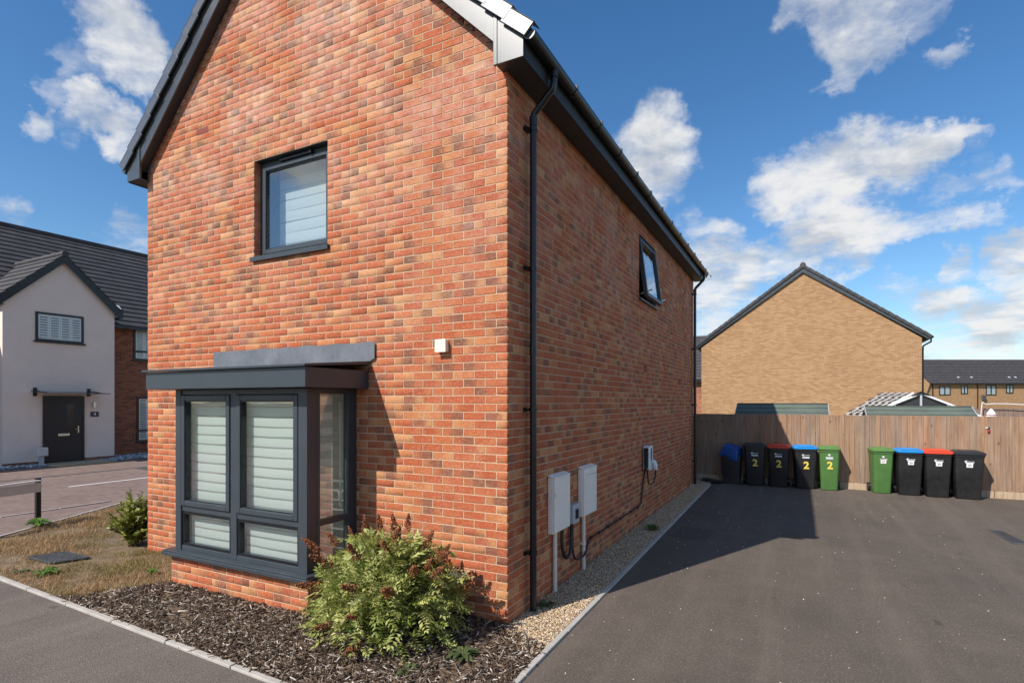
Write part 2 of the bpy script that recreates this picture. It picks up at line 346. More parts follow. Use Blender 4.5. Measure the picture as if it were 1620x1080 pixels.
def tile_mat(name, col):
    def f(g, b):
        oi = g.new('ShaderNodeObjectInfo'); pos = g.new('ShaderNodeNewGeometry').outputs['Position']
        n = g.noise(pos, 2.2, 5, .65); f2 = g.noise(pos, 30., 3, .6)
        c = g.mix(g.rng(n, .35, .7), tuple(k * .75 for k in col), tuple(k * 1.3 for k in col)); c = g.mix(g.math('MULTIPLY', oi.outputs['Random'], .3), c, tuple(k * .55 for k in col))
        c = g.mix(1., c, g.ramp(f2, [(.3, (.8, .8, .8)), (.7, (1.15, 1.15, 1.15))]), 'MULTIPLY')
        g.put(b.inputs['Base Color'], c); b.inputs['Roughness'].default_value = .7; g.put(b.inputs['Normal'], g.bump(f2, .3, .005))
    return material(name, f)
def blind_mat(name, col, trans, alpha):
    def f(g, b):
        z = g.noise(g.scale(g.new('ShaderNodeTexCoord').outputs['Object'], (400., 400., 30.)), 1., 2)
        c = g.mix(z, tuple(k * .93 for k in col), col)
        g.put(b.inputs['Base Color'], c); b.inputs['Roughness'].default_value = .8
        t = g.new('ShaderNodeBsdfTranslucent'); g.put(t.inputs[0], c); tp = g.new('ShaderNodeBsdfTransparent')
        m1 = g.new('ShaderNodeMixShader'); m1.inputs[0].default_value = trans; g.l.new(b.outputs[0], m1.inputs[1]); g.l.new(t.outputs[0], m1.inputs[2])
        m2 = g.new('ShaderNodeMixShader'); m2.inputs[0].default_value = alpha; g.l.new(tp.outputs[0], m2.inputs[1]); g.l.new(m1.outputs[0], m2.inputs[2])
        g.l.new(m2.outputs[0], g.n['Material Output'].inputs[0])
    return material(name, f)

M = {}
M['mortar'] = mortar_mat()
M['brick_front'] = brick_mat('brick_front', 'X', 0); M['brick_side'] = brick_mat('brick_side', 'Y', 1)
PL_Y = -.70; PL_X0 = -16.5 * BU; PL_X1 = -7.5 * BU
M['brick_return'] = brick_mat('brick_return', 'Y', 1, PL_Y)
M['anthracite'] = plain('anthracite', (.040, .050, .060), .42, var=.10, scale=3., bump=.05)
M['barge'] = plain('barge', (.050, .058, .066), .34, var=.12, scale=2., bump=.03, spec=.75)
M['black_plastic'] = plain('black_plastic', (.010, .011, .013), .30, var=.2, scale=4.)
M['gutter'] = plain('gutter', (.014, .015, .017), .36, var=.4, scale=1.2)
M['lead'] = plain('lead', (.155, .165, .185), .46, metal=.15, var=.30, scale=3.5, bump=.25, bscale=9., spec=.4)
M['verge'] = plain('verge', (.085, .090, .098), .30, var=.2, scale=4., bump=.08, spec=.8)
M['roof_tile'] = tile_mat('roof_tile', (.060, .056, .058))
M['soffit'] = plain('soffit', (.030, .033, .037), .5, var=.1)
M['glass'] = glass_mat('glass')
M['far_glass'] = glass_mat('far_glass', (.93, .95, .95), .35, .0)
M['dark_room'] = plain('dark_room', (.10, .095, .09), .9)
M['pale_room'] = plain('pale_room', (.55, .54, .50), .9)
M['blind'] = blind_mat('blind', (.90, .91, .88), .30, 1.)
M['sheer'] = blind_mat('sheer', (.70, .75, .74), .45, .72)
M['curtain'] = blind_mat('curtain', (.92, .92, .91), .35, 1.)
M['white_plastic'] = plain('white_plastic', (.90, .83, .75), .45, var=.05, scale=4.)
M['cream_plastic'] = plain('cream_plastic', (.80, .74, .58), .5, var=.05)
M['grey_plastic'] = plain('grey_plastic', (.46, .49, .51), .45, var=.08)
M['pipe'] = plain('pipe', (.74, .67, .58), .5, var=.08)
M['cable'] = plain('cable', (.010, .010, .011), .5)
M['vent_red'] = plain('vent_red', (.24, .045, .028), .7)
M['concrete'] = plain('concrete', (.40, .37, .33), .9, var=.22, scale=5., bump=.4, bscale=90.)
M['asphalt'] = asphalt_mat('asphalt', (.110, .088, .070), (.148, .119, .096))
M['path_asphalt'] = asphalt_mat('path_asphalt', (.135, .113, .097), (.18, .150, .128))
M['paving'] = paving_mat()
M['soil'] = plain('soil', (.17, .118, .068), .95, var=.45, scale=7., bump=.8, bscale=40.)
M['bark_soil'] = plain('bark_soil', (.15, .10, .062), .95, var=.55, scale=5., bump=.8, bscale=60.)
M['gravel_bed'] = plain('gravel_bed', (.27, .185, .105), .95, var=.4, scale=18., bump=.9, bscale=90.)
M['ground'] = plain('ground', (.12, .115, .055), .95, var=.4, scale=.6)
M['chips'] = attr_mat('chips', .85); M['stones'] = attr_mat('stones', .8, spec=.35); M['blades'] = attr_mat('blades', .7, .25); M['leaves'] = attr_mat('leaves', .48, .28, .4)
M['spike'] = attr_mat('spike', .8, .1)
M['stem'] = plain('stem', (.12, .075, .04), .8, var=.3)
M['fence'] = wood_mat('fence', (.34, .185, .10), (.215, .155, .115), (.36, .255, .175))
M['gravel_board'] = wood_mat('gravel_board', (.50, .36, .23), (.46, .34, .23), (.40, .30, .20))
M['render'] = plain('render', (.80, .69, .60), .9, var=.07, scale=1.3, bump=.15, bscale=150.)
M['far_red'] = far_brick_mat('far_red', 'Y', [(.16, .055, .032), (.30, .095, .048), (.38, .15, .075)], (.26, .19, .14))
M['buff'] = far_brick_mat('buff', 'X', [(.36, .195, .095), (.43, .25, .125), (.49, .30, .16)], (.30, .205, .125))
M['buff_y'] = far_brick_mat('buff_y', 'Y', [(.36, .195, .095), (.43, .25, .125), (.49, .30, .16)], (.30, .205, .125))
M['shutter'] = plain('shutter', (.78, .78, .77), .5, var=.04)
M['door_black'] = plain('door_black', (.012, .014, .017), .35)
M['chrome'] = plain('chrome', (.72, .71, .68), .22, metal=1., var=.05)
M['slate'] = attr_mat('slate', .7)
M['sandstone'] = plain('sandstone', (.50, .38, .22), .9, var=.15, scale=3.)
M['white_paint'] = plain('white_paint', (.74, .72, .68), .7, var=.08)
M['felt'] = plain('felt', (.105, .130, .108), .95, var=.25, scale=1.6, bump=.5, bscale=150.)
M['shed_wood'] = wood_mat('shed_wood', (.25, .16, .09), (.22, .15, .09), (.3, .21, .13))
M['white_upvc'] = plain('white_upvc', (.78, .79, .80), .35, var=.04)
M['dark_glass'] = plain('dark_glass', (.035, .035, .042), .12, var=.1)
M['pantile_dark'] = plain('pantile_dark', (.085, .065, .055), .6, var=.3); M['pantile_light'] = plain('pantile_light', (.55, .52, .48), .55, var=.15)
M['bin_black'] = plain('bin_black', (.017, .0165, .017), .45, var=.55, scale=3.); M['bin_green'] = plain('bin_green', (.075, .175, .045), .45, var=.12, scale=5.)
M['lid_red'] = plain('lid_red', (.72, .065, .025), .42, var=.12); M['lid_blue'] = plain('lid_blue', (.015, .24, .62), .42, var=.12); M['box_blue'] = plain('box_blue', (.012, .075, .30), .4, var=.12)
M['lid_green'] = plain('lid_green', (.10, .215, .06), .45, var=.12); M['lid_black'] = plain('lid_black', (.026, .027, .030), .42, var=.2)
M['yellow'] = plain('yellow', (.78, .60, .10), .6); M['sticker'] = plain('sticker', (.80, .79, .79), .6, var=.04); M['ink'] = plain('ink', (.14, .13, .14), .7); M['foil'] = plain('foil', (.62, .64, .66), .5, var=.1); M['ink_red'] = plain('ink_red', (.55, .22, .22), .7)
M['iron'] = plain('iron', (.085, .088, .088), .62, metal=.2, var=.4, scale=8., bump=.3)
M['red_dark'] = plain('red_dark', (.26, .03, .025), .45); M['pale_cloth'] = plain('pale_cloth', (.80, .75, .73), .8, var=.1, scale=20.)
M['sign_grey'] = plain('sign_grey', (.62, .58, .55), .5, var=.08)
M['trellis'] = plain('trellis', (.22, .15, .12), .9, var=.3)

# ------------------------------------------------------------ the ground
def sheet(name, pts, z, m, kind='structure'):
    return tag(MB().poly([(x, y, z) for x, y in pts]).build(name, m), kind=kind)
def kerb_x(y): return .53 - (y + 1.7) * .0125        # inner face line of the drive edging
def path_y(x): return -1.70 - (x + .97) * .0385      # inner face line of the path edging
sheet('ground', [(-1500, -1500), (1500, -1500), (1500, 1500), (-1500, 1500)], -.03, M['ground'])
KW = .055
CX, CY = kerb_x(-1.76) + KW, path_y(.55) - KW
sheet('driveway', [(CX, -9), (16, -9), (16, 11.0), (kerb_x(10.9) + KW, 10.95), (CX, CY)], 0, M['asphalt'])
sheet('footpath', [(-10.2, -9), (CX, -9), (CX, CY), (-8.0, path_y(-8.0) - KW), (-10.2, path_y(-10.2) - KW)], 0, M['path_asphalt'])
EDGE = [(-7.9, -1.42), (-8.55, -.6), (-9.84, 1.66), (-10.42, 2.62), (-10.6, 4), (-10.6, 30)]
sheet('verge_strip', [(-10.4, -9), (-10.2, -9), (-10.2, path_y(-10.2))] + [(-8.0, path_y(-8) + .0)] + EDGE[1:3] + [(-10.4, 2.6)], .002, M['paving'])
sheet('road', [(-18.6, -60), (-10.4, -60), (-10.4, 2.62), (-10.65, 4), (-10.65, 60), (-18.6, 60)], 0, M['paving'])
sheet('lawn_soil', [(-7.9, path_y(-7.9)), (-4.55, path_y(-4.55)), (-3.9, -.7), (-3.9, 0.), (-5.74, .0), (-5.74, 11), (-10.6, 11)] + EDGE[::-1][1:-1], .004, M['soil'])
sheet('bark_bed', [(-4.55, path_y(-4.55)), (kerb_x(-1.7), path_y(.52)), (kerb_x(-.25), -.25), (0., .0), (-3.9, 0.), (-3.9, -.7)], .006, M['bark_soil'])
sheet('gravel_strip', [(kerb_x(-.25), -.25), (kerb_x(10.9), 10.9), (0., 10.9), (0., 0.)], .006, M['gravel_bed'])
sheet('slate_bed', [(-21.5, -10), (-18.6, -10), (-18.6, 30), (-21.5, 30)], -.008, M['concrete'])
sheet('front_walk', [(-19.4, -30), (-18.6, -30), (-18.6, 30), (-19.4, 30)], .004, M['paving'])
# edging kerbs, one stone after another
ke = tag(bpy.data.objects.new('kerb', None), kind='structure'); COL.objects.link(ke)
def kerb_run(a, b, L=.915, w=KW, h=.022, name='kerb_stone'):
    a, b = Vector((*a, 0)), Vector((*b, 0)); d = (b - a); n = int(d.length / L) + 1; d.normalize(); sd_ = Vector((d.y, -d.x, 0)); mesh = None
    mb = MB(); mb.obox((L / 2 - .003, 0, -.05 + h / 2), (L / 2 - .006, 0, 0), (0, w / 2, 0), (0, 0, .05 + h / 2)); o0 = mb.build(name, M['concrete'], ke, bevel=.006)
    ang = math.atan2(d.y, d.x)
    for i in range(n):
        o = o0 if i == 0 else o0.copy()
        if i: COL.objects.link(o)
        p = a + d * (i * L) + sd_ * (w / 2)
        o.location = (p.x, p.y, rnd.uniform(-.003, .003)); o.rotation_euler = (rnd.uniform(-.01, .01), rnd.uniform(-.002, .002), ang + rnd.uniform(-.003, .003))
kerb_run((kerb_x(-1.66), -1.70), (kerb_x(10.0), 10.0))
kerb_run((-7.95, path_y(-7.95)), (.42, path_y(.42)))
kerb_run((-10.40, 1.9), (-10.40, -6.), name='road_edging')
for i in range(len(EDGE) - 3): kerb_run(EDGE[i + 1], EDGE[i], name='lawn_edging')
tag(MB().box(-13.62, -13.52, 2.55, 9.5, .004, .006).build('road_marking', M['white_paint']), kind='structure')
tag(MB().box(-16.3, -16.15, -20, 20, .003, .005).build('road_channel', M['iron']), kind='structure')

# ------------------------------------------------------------ brick walls
WID = 5.7375; DEP = 10.2; EAVE = 5.175; PITCH = 1.0
def rake(u): return 5.30 + PITCH * min(-u, WID + u)      # wall line under the verge
def brick_cells(u0, u1, z0, z1, holes, parity, g0=0., top=None):
    out = []
    k = int(round(z0 / BH))
    while k * BH < z1 - .02:
        za, zb = k * BH + .005, (k + 1) * BH - .005
        a0, a1 = u0, u1
        if top:
            lim = za - .10 - 5.30
            a0, a1 = max(a0, -WID + lim), min(a1, -lim)
        sh = BU / 2 if (k + parity) % 2 else 0.
        n = math.floor((a0 - g0 + sh) / BU)
        while g0 + n * BU - sh < a1:
            ga = g0 + n * BU - sh
            ivs = [(max(a0, ga + .005), min(a1, ga + BU - .005))]
            for h0, h1, hz0, hz1 in holes:
                if zb > hz0 + .01 and za < hz1 - .01:
                    nv = []
                    for p, q in ivs:
                        if q <= h0 or p >= h1: nv.append((p, q)); continue
                        if p < h0: nv.append((p, h0))
                        if q > h1: nv.append((h1, q))
                    ivs = nv
            out += [(p, q, za, zb) for p, q in ivs if q - p > .012]
            n += 1
        k += 1
    return out
CH = np.array([[0, 0], [1, 0], [1, 1], [0, 1]], float)
BF = np.array([[0, 1, 2, 3], [4, 5, 1, 0], [5, 6, 2, 1], [6, 7, 3, 2], [7, 4, 0, 3], [8, 9, 5, 4], [9, 10, 6, 5], [10, 11, 7, 6], [11, 8, 4, 7]])
def brick_verts(ua, ub, za, zb, jit=.0):
    """(u, n, z) corners: chamfered face, edge ring, back ring"""
    cx, cz, w, h = (ua + ub) / 2, (za + zb) / 2, (ub - ua) / 2, (zb - za) / 2
    s = np.array([[-1, -1], [1, -1], [1, 1], [-1, 1]], float); v = []
    for ins, dep in ((.0028, 0.), (0., -.0024), (0., -.018)):
        v.append(np.c_[cx + s[:, 0] * (w - ins), np.full(4, dep), cz + s[:, 1] * (h - ins)])
    v = np.vstack(v)
    if jit: v[:8] += rng.uniform(-jit, jit, (8, 3))
    return v
def wall_map(kind, c):
    if kind == 'front': return lambda v: np.c_[v[:, 0], c - v[:, 1], v[:, 2]]
    if kind == 'side': return lambda v: np.c_[c + v[:, 1], v[:, 0], v[:, 2]]
    if kind == 'left': return lambda v: np.c_[c - v[:, 1], v[:, 0], v[:, 2]]
FACE_FLIP = {'front': False, 'side': False, 'left': True}
def brick_wall(cells, kind, c, m, parent, single):
    """cells in `single` become objects of their own, the rest one joined part"""
    mp = wall_map(kind, c); VV, FF, b = [], [], 0; shared = {}
    fl = BF[:, ::-1] if FACE_FLIP[kind] else BF
    for i, cell in enumerate(cells):
        pr = rng.uniform(-.0015, .0015)
        if i in single:
            w = round(cell[1] - cell[0], 4); key = (w, rnd.randrange(3))
            if key not in shared:
                v = mp(brick_verts(-w / 2, w / 2, -BH / 2 + .005, BH / 2 - .005, .0011) + 0.) if kind == 'front' else mp(brick_verts(-w / 2, w / 2, -BH / 2 + .005, BH / 2 - .005, .0011))
                v = v - np.array([0, c, 0] if kind == 'front' else [c, 0, 0])
                me = bpy.data.meshes.new('brick'); me.from_pydata(v.tolist(), [], fl.tolist()); me.materials.append(m); shared[key] = me
            o = bpy.data.objects.new('brick', shared[key]); COL.objects.link(o); o.parent = parent
            u, z = (cell[0] + cell[1]) / 2, (cell[2] + cell[3]) / 2
            o.location = (u, c - pr, z) if kind == 'front' else (c + (pr if kind == 'side' else -pr), u, z)
        else:
            v = brick_verts(*cell, .0011); v[:, 1] += pr
            VV.append(mp(v)); FF.append(fl + b); b += 12
    if VV: np_mesh('brickwork', np.vstack(VV), np.vstack(FF), m, parent, kind='stuff')
def grid_sheet(mb, mp, u0, u1, z0, z1, holes, n):
    us = sorted({u0, u1, *[h for H in holes for h in H[:2] if u0 < h < u1]}); zs = sorted({z0, z1, *[h for H in holes for h in H[2:] if z0 < h < z1]})
    for i in range(len(us) - 1):
        for j in range(len(zs) - 1):
            cu, cz = (us[i] + us[i + 1]) / 2, (zs[j] + zs[j + 1]) / 2
            if any(h[0] < cu < h[1] and h[2] < cz < h[3] for h in holes): continue
            mb.add(mp(np.array([[us[i], n, zs[j]], [us[i + 1], n, zs[j]], [us[i + 1], n, zs[j + 1]], [us[i], n, zs[j + 1]]], float)).tolist(), [(0, 1, 2, 3)])

house = thing('brick_house', 'detached red brick house with grey box bay window and steep gable', 'house')
UPW = (-3.515, -2.29, 3.84, 5.04); BAYH = (-3.95, -1.92, .30, 2.30)
SDW = (4.80, 6.02, 3.84, 4.96)
AIR = (-19 * BU, -18 * BU, 5.60, 5.68)
fw = MB(); grid_sheet(fw, wall_map('front', 0), -WID + .004, -.004, -.1, 5.175, [UPW, BAYH], -.0042)
fw.add([(-WID + .004, .0042, 5.175), (-.004, .0042, 5.175), (-.004, .0042, 5.29), (-WID / 2, .0042, 5.29 + WID / 2 - .004), (-WID + .004, .0042, 5.29)], [(0, 1, 2, 3, 4)])
front_wall = fw.build('front_wall', M['mortar'], house)
sw = MB(); grid_sheet(sw, wall_map('side', 0), .004, DEP - .004, -.1, 5.30, [SDW], -.0042)
side_wall = sw.build('side_wall', M['mortar'], house)
bw = MB(); bw.box(-WID + .002, -WID + .012, .006, DEP - .01, -.1, 5.3); bw.build('left_wall', M['far_red'], house)
bk = MB().poly([(-WID, DEP, -.1), (0, DEP, -.1), (0, DEP, 5.29), (-WID / 2, DEP, 5.29 + WID / 2), (-WID, DEP, 5.29)], (0, -.01, 0)); bk.build('rear_wall', M['buff'], house)
plinth = MB()
for mp, a, b_, in ((wall_map('front', PL_Y), PL_X0 + .004, PL_X1 - .004), (wall_map('side', PL_X1), PL_Y + .004, -.002), (wall_map('left', PL_X0), PL_Y + .004, -.002)):
    grid_sheet(plinth, mp, a, b_, -.1, .37, [], -.0042)
bay_wall = plinth.build('bay_plinth', M['mortar'], house)
cf = brick_cells(-WID, -.003, -.08, 8.2, [UPW, BAYH, AIR], 0, 0., True)
cs = brick_cells(.003, DEP, -.08, 5.30, [SDW], 1)
cb = brick_cells(PL_X0 + .0, PL_X1 - .003, -.08, .37, [], 0); cbs = brick_cells(PL_Y + .003, 0., -.08, .37, [], 1, PL_Y); cbl = brick_cells(PL_Y + .003, 0., -.08, .37, [], 0, PL_Y)
def shown(u, z, kind, c, w):
    p = (u, c, z) if kind == 'front' else (c, u, z); x, y, Z = project(p)
    if not (5 < x < 1615 and 5 < y < 1075): return 0
    q = (u + w, c, z) if kind == 'front' else (c, u + w, z)
    if kind == 'front' and c == 0 and 470 < x < 760 and y > 840: return 0            # behind the shrub
    if kind == 'front' and c == 0 and -4.05 < u < -1.8 and z < 2.5: return 0         # behind the bay
    return abs(project(q)[0] - x) * FPX * .065 / Z if w > .09 else 0
cand = []
for key, cells, kind, c in (('f', cf, 'front', 0), ('s', cs, 'side', 0), ('b', cb, 'front', PL_Y)):
    for i, (a, b_, za, zb) in enumerate(cells):
        w = b_ - a
        if abs(w - BU + .01) < 1e-4 or abs(w - BU / 2 + .01) < 6e-3: cand.append((shown((a + b_) / 2, (za + zb) / 2, kind, c, w), key, i))
cand.sort(reverse=True); pick = {'f': set(), 's': set(), 'b': set()}
for sc, key, i in cand[:300]: pick[key].add(i)
brick_wall(cf, 'front', 0, M['brick_front'], front_wall, pick['f'])
brick_wall(cs, 'side', 0, M['brick_side'], side_wall, pick['s'])
brick_wall(cb, 'front', PL_Y, M['brick_front'], bay_wall, pick['b'])
brick_wall(cbs, 'side', PL_X1, M['brick_return'], bay_wall, set()); brick_wall(cbl, 'left', PL_X0, M['brick_return'], bay_wall, set())
# terracotta air vents
v = MB().box(AIR[0] + .005, AIR[1] - .005, -.002, .02, AIR[2] + .005, AIR[3] - .005)
for i in range(6): v.box(AIR[0] + .02 + i * .033, AIR[0] + .036 + i * .033, -.004, 0, AIR[2] + .015, AIR[3] - .015)
v.build('air_brick', M['vent_red'], house)
for y0, z0 in ((5.13, 2.62), (8.27, 2.48)):
    v = MB().box(-.01, .006, y0, y0 + .2, z0, z0 + .135)
    for k in range(5): v.box(.006, .010, y0 + .012, y0 + .188, z0 + .014 + k * .023, z0 + .026 + k * .023)
    v.build('wall_vent', M['vent_red'], house)
# reveals of the two wall openings
for H, kind in ((UPW, 'front'), (SDW, 'side')):
    mp = wall_map(kind, 0); rb = MB()
    for a, b_, z0, z1 in ((H[0] - .02, H[0], H[2], H[3]), (H[1], H[1] + .02, H[2], H[3])):
        vs = [(a, 0, z0), (b_, 0, z0), (b_, 0, z1), (a, 0, z1)]
        v = np.array([(p[0], -.006, p[2]) for p in vs] + [(p[0], -.17, p[2]) for p in vs], float)
        rb.add(mp(v).tolist(), [(0, 1, 2, 3), (7, 6, 5, 4), (0, 4, 5, 1), (1, 5, 6, 2), (2, 6, 7, 3), (3, 7, 4, 0)])
    rb.build('window_reveal', M['brick_side' if kind == 'front' else 'brick_front'], house)
    v = np.array([(H[0], -.006, H[3]), (H[1], -.006, H[3]), (H[1], -.17, H[3]), (H[0], -.17, H[3])]); v2 = v + np.array([0, 0, .015])
    MB().add(mp(np.vstack([v, v2])).tolist(), [(3, 2, 1, 0), (4, 5, 6, 7), (0, 1, 5, 4), (1, 2, 6, 5), (2, 3, 7, 6), (3, 0, 4, 7)]).build('lintel', M['anthracite'], house)

def ub(mb, mp, u0, u1, n0, n1, z0, z1):
    v = np.array([(u, n, z) for z in (z0, z1) for u, n in ((u0, n0), (u1, n0), (u1, n1), (u0, n1))], float)
    mb.add(mp(v).tolist(), [(0, 3, 2, 1), (4, 5, 6, 7), (0, 1, 5, 4), (1, 2, 6, 5), (2, 3, 7, 6), (3, 0, 4, 7)])
def ring(mb, mp, u0, u1, z0, z1, w, n0, n1, wb=None):
    wb = wb or w
    ub(mb, mp, u0, u0 + w, n0, n1, z0, z1); ub(mb, mp, u1 - w, u1, n0, n1, z0, z1)
    ub(mb, mp, u0 + w, u1 - w, n0, n1, z0, z0 + wb); ub(mb, mp, u0 + w, u1 - w, n0, n1, z1 - w, z1)
def pane(name, mp, u0, u1, z0, z1, n, m, parent):
    mb = MB(); ub(mb, mp, u0, u1, n - .004, n, z0, z1); return mb.build(name, m, parent)
def band(mp, u0, u1, z0, z1, n, bulge, m, parent, name='blind_band'):
    seg = 5; sk = rng.uniform(-.0035, .0035, 2); mb = MB(); rows = []
    for k in range(seg + 1):
        t = k / seg; zz = z0 + (z1 - z0) * t; nn = n + bulge * math.sin(math.pi * t)
        rows.append([(u0, nn, zz + sk[0]), ((u0 + u1) / 2, nn + rng.uniform(-.001, .001), zz - .005), (u1, nn, zz + sk[1])])
    v = np.array(rows).reshape(-1, 3); mb.add(mp(v).tolist(), [(i * 3 + j, i * 3 + j + 1, i * 3 + j + 4, i * 3 + j + 3) for i in range(seg) for j in range(2)])
    return mb.build(name, m, parent, smooth=True)
# upstairs window in the gable
mp = wall_map('front', 0); u0, u1, z0, z1 = UPW
w1 = MB(); ring(w1, mp, u0, u1, z0 + .02, z1 - .005, .055, -.165, -.092); uw = w1.build('gable_window', M['anthracite'], house, bevel=.004)
w2 = MB(); ring(w2, mp, u0 + .050, u1 - .050, z0 + .07, z1 - .055, .055, -.155, -.080); w2.build('casement', M['anthracite'], uw, bevel=.006)
w3 = MB(); ring(w3, mp, u0 + .10, u1 - .10, z0 + .12, z1 - .105, .018, -.14, -.094); w3.build('glazing_bead', M['black_plastic'], uw)
pane('window_pane', mp, u0 + .10, u1 - .10, z0 + .12, z1 - .105, -.112, M['glass'], uw)
w4 = MB(); ub(w4, mp, u0 - .035, u1 + .035, -.14, .035, z0 - .012, z0 + .022); ub(w4, mp, u0 - .035, u1 + .035, .022, .037, z0 - .035, z0 + .021); w4.build('window_sill', M['anthracite'], uw, bevel=.004)
w5 = MB(); ub(w5, mp, u0 + .38, u0 + .90, -.09, -.055, z1 - .052, z1 - .022); ub(w5, mp, u0 + .88, u0 + .915, -.09, -.045, z1 - .056, z1 - .018); w5.build('trickle_vent', M['black_plastic'], uw, bevel=.003)
zz = z0 + .10
for k in range(8):
    band(mp, u0 + .10, u1 - .02, zz, zz + .131, -.30, .003, M['curtain'], uw); zz += .137
# side window, top-hung sash standing open
mp = wall_map('side', 0); u0, u1, z0, z1 = SDW
w1 = MB(); ring(w1, mp, u0, u1, z0 + .02, z1 - .005, .06, -.10, -.03); sdw = w1.build('side_window', M['anthracite'], house, bevel=.004)
w4 = MB(); ub(w4, mp, u0 - .03, u1 + .03, -.08, .045, z0 - .012, z0 + .022); w4.build('window_sill', M['anthracite'], sdw, bevel=.004)
a = R(7.5); hz = z1 - .05; H = z1 - z0 - .10
def tilt(v):
    v = np.asarray(v, float).copy(); n = v[:, 1].copy(); dz = hz - v[:, 2]
    v[:, 2] = hz - dz * math.cos(a) + n * math.sin(a); v[:, 1] = -.03 + n * math.cos(a) + dz * math.sin(a)
    return mp(v)
w2 = MB(); ring(w2, tilt, u0 + .04, u1 - .04, hz - H, hz, .065, -.035, .035); w2.build('open_sash', M['anthracite'], sdw, bevel=.005)
w3 = MB(); ub(w3, tilt, u0 + .10, u1 - .10, -.004, 0, hz - H + .06, hz - .06); w3.build('window_pane', M['glass'], sdw)
for yy in (u0 + .08, u1 - .08): MB().bar((-.02, yy, z0 + .10), (.20, yy, z0 + .16), .012, .02).build('stay', M['chrome'], sdw)
w6 = MB(); w6.box(-.75, -.70, u0 - .5, u1 + .5, z0 - .3, z1 + .2); w6.build('room_lining', M['pale_room'], sdw)
w6 = MB(); w6.box(-4.4, -1.2, .9, .95, 3.2, 5.2); w6.build('room_lining', M['pale_room'], uw)

# ---- the box bay
bay = MB()
BY = -.655; F0, F1, ZB, ZT = -3.99, -1.87, .40, 2.235
mpf = wall_map('front', BY)
ub(bay, mpf, F0, F0 + .10, -.09, .02, ZB, ZT); ub(bay, mpf, F1 - .125, F1, -.11, .02, ZB, ZT); ub(bay, mpf, -3.03, -2.93, -.09, .012, ZB, ZT)
ub(bay, mpf, F0 + .10, F1 - .125, -.09, .008, ZB, ZB + .055); ub(bay, mpf, F0 + .10, F1 - .125, -.09, .008, ZT - .06, ZT)
baywin = bay.build('bay_window', M['anthracite'], house, bevel=.006)
for a0, a1 in ((F0 + .10, -3.03), (-2.93, F1 - .125)):
    tz = .905
    s1 = MB(); ub(s1, mpf, a0, a1, -.08, .004, tz - .06, tz); s1.build('transom', M['anthracite'], baywin, bevel=.004)
    s2 = MB(); ring(s2, mpf, a0 + .006, a1 - .006, tz + .004, ZT - .064, .062, -.07, .024); s2.build('casement', M['anthracite'], baywin, bevel=.008)
    s3 = MB(); ring(s3, mpf, a0 + .066, a1 - .066, tz + .064, ZT - .124, .014, -.05, .010); ring(s3, mpf, a0 + .002, a1 - .002, ZB + .057, tz - .062, .03, -.05, .000); s3.build('glazing_bead', M['black_plastic'], baywin)
    pane('window_pane', mpf, a0 + .07, a1 - .07, tz + .07, ZT - .13, -.018, M['glass'], baywin)
    pane('window_pane', mpf, a0 + .01, a1 - .01, ZB + .06, tz - .066, -.03, M['glass'], baywin)
    zz = ZB + .05
    for k in range(46):
        zt = min(zz + (.088 if k % 2 == 0 else .018), ZT - .02)
        band(mpf, a0 + .015, a1 - (.10 if a1 > -2.5 else .015), zz, zt, -.105 + (.003 if k % 2 == 0 else 0), .002, M['blind'] if k % 2 == 0 else M['sheer'], baywin); zz = zt + .0005
        if zz > ZT - .04: break
for side, X, kd in ((1, F1, 'side'), (-1, F0, 'left')):
    mps = wall_map(kd, X); s1 = MB(); y0, y1 = BY + .10, 0.
    ub(s1, mps, y0, y0 + .045, -.06, .004, ZB, ZT); ub(s1, mps, y1 - .125, y1, -.06, .012, ZB, ZT); ub(s1, mps, y0, y1, -.06, .002, ZB, ZB + .05); ub(s1, mps, y0, y1, -.06, .002, ZT - .055, ZT); ub(s1, mps, y0, y1, -.06, .006, .845, .905)
    s1.build('return_frame', M['anthracite'], baywin, bevel=.004)
    pane('window_pane', mps, y0 + .04, y1 - .12, .90, ZT - .05, -.02, M['glass'], baywin); pane('window_pane', mps, y0 + .04, y1 - .12, ZB + .05, .85, -.02, M['glass'], baywin)
    zz = ZB + .08
    for k in range(23):
        zt = min(zz + .079, ZT - .02)
        band(mps, y0 + .05, y1 - .27, zz, zt, -.07, .002, M['blind'] if k % 2 == 0 else M['sheer'], baywin); zz = zt + .0005
        if zz > ZT - .04: break
    if side == 1:
        c = MB().tube([(X - .07, y1 - .17, 2.1), (X - .07, y1 - .17, .98), (X - .07, y1 - .15, .96), (X - .07, y1 - .15, 2.1)], .0035, 6); c.build('blind_cord', M['white_plastic'], baywin)
        c = MB().box(X - .08, X - .06, y1 - .185, y1 - .135, 1.04, 1.16); c.build('cord_clip', M['white_plastic'], baywin, bevel=.003)
s4 = MB().poly([(PL_X0 - .075, PL_Y - .075, .345), (PL_X1 + .06, PL_Y - .075, .345), (PL_X1 + .06, -.003, .345), (PL_X0 - .075, -.003, .345)], (0, 0, .042))
s4.build('bay_sill', M['anthracite'], baywin, bevel=.006)
s4 = MB().box(PL_X0 - .06, PL_X1 + .045, PL_Y - .06, -.003, .388, .402); s4.build('sill_upstand', M['anthracite'], baywin, bevel=.004)
RX0, RX1, RY = -4.235, -1.685, -.865
s5 = MB().box(RX0, RX1, RY, -.003, 2.238, 2.43); s5.build('bay_fascia', M['anthracite'], baywin, bevel=.005)
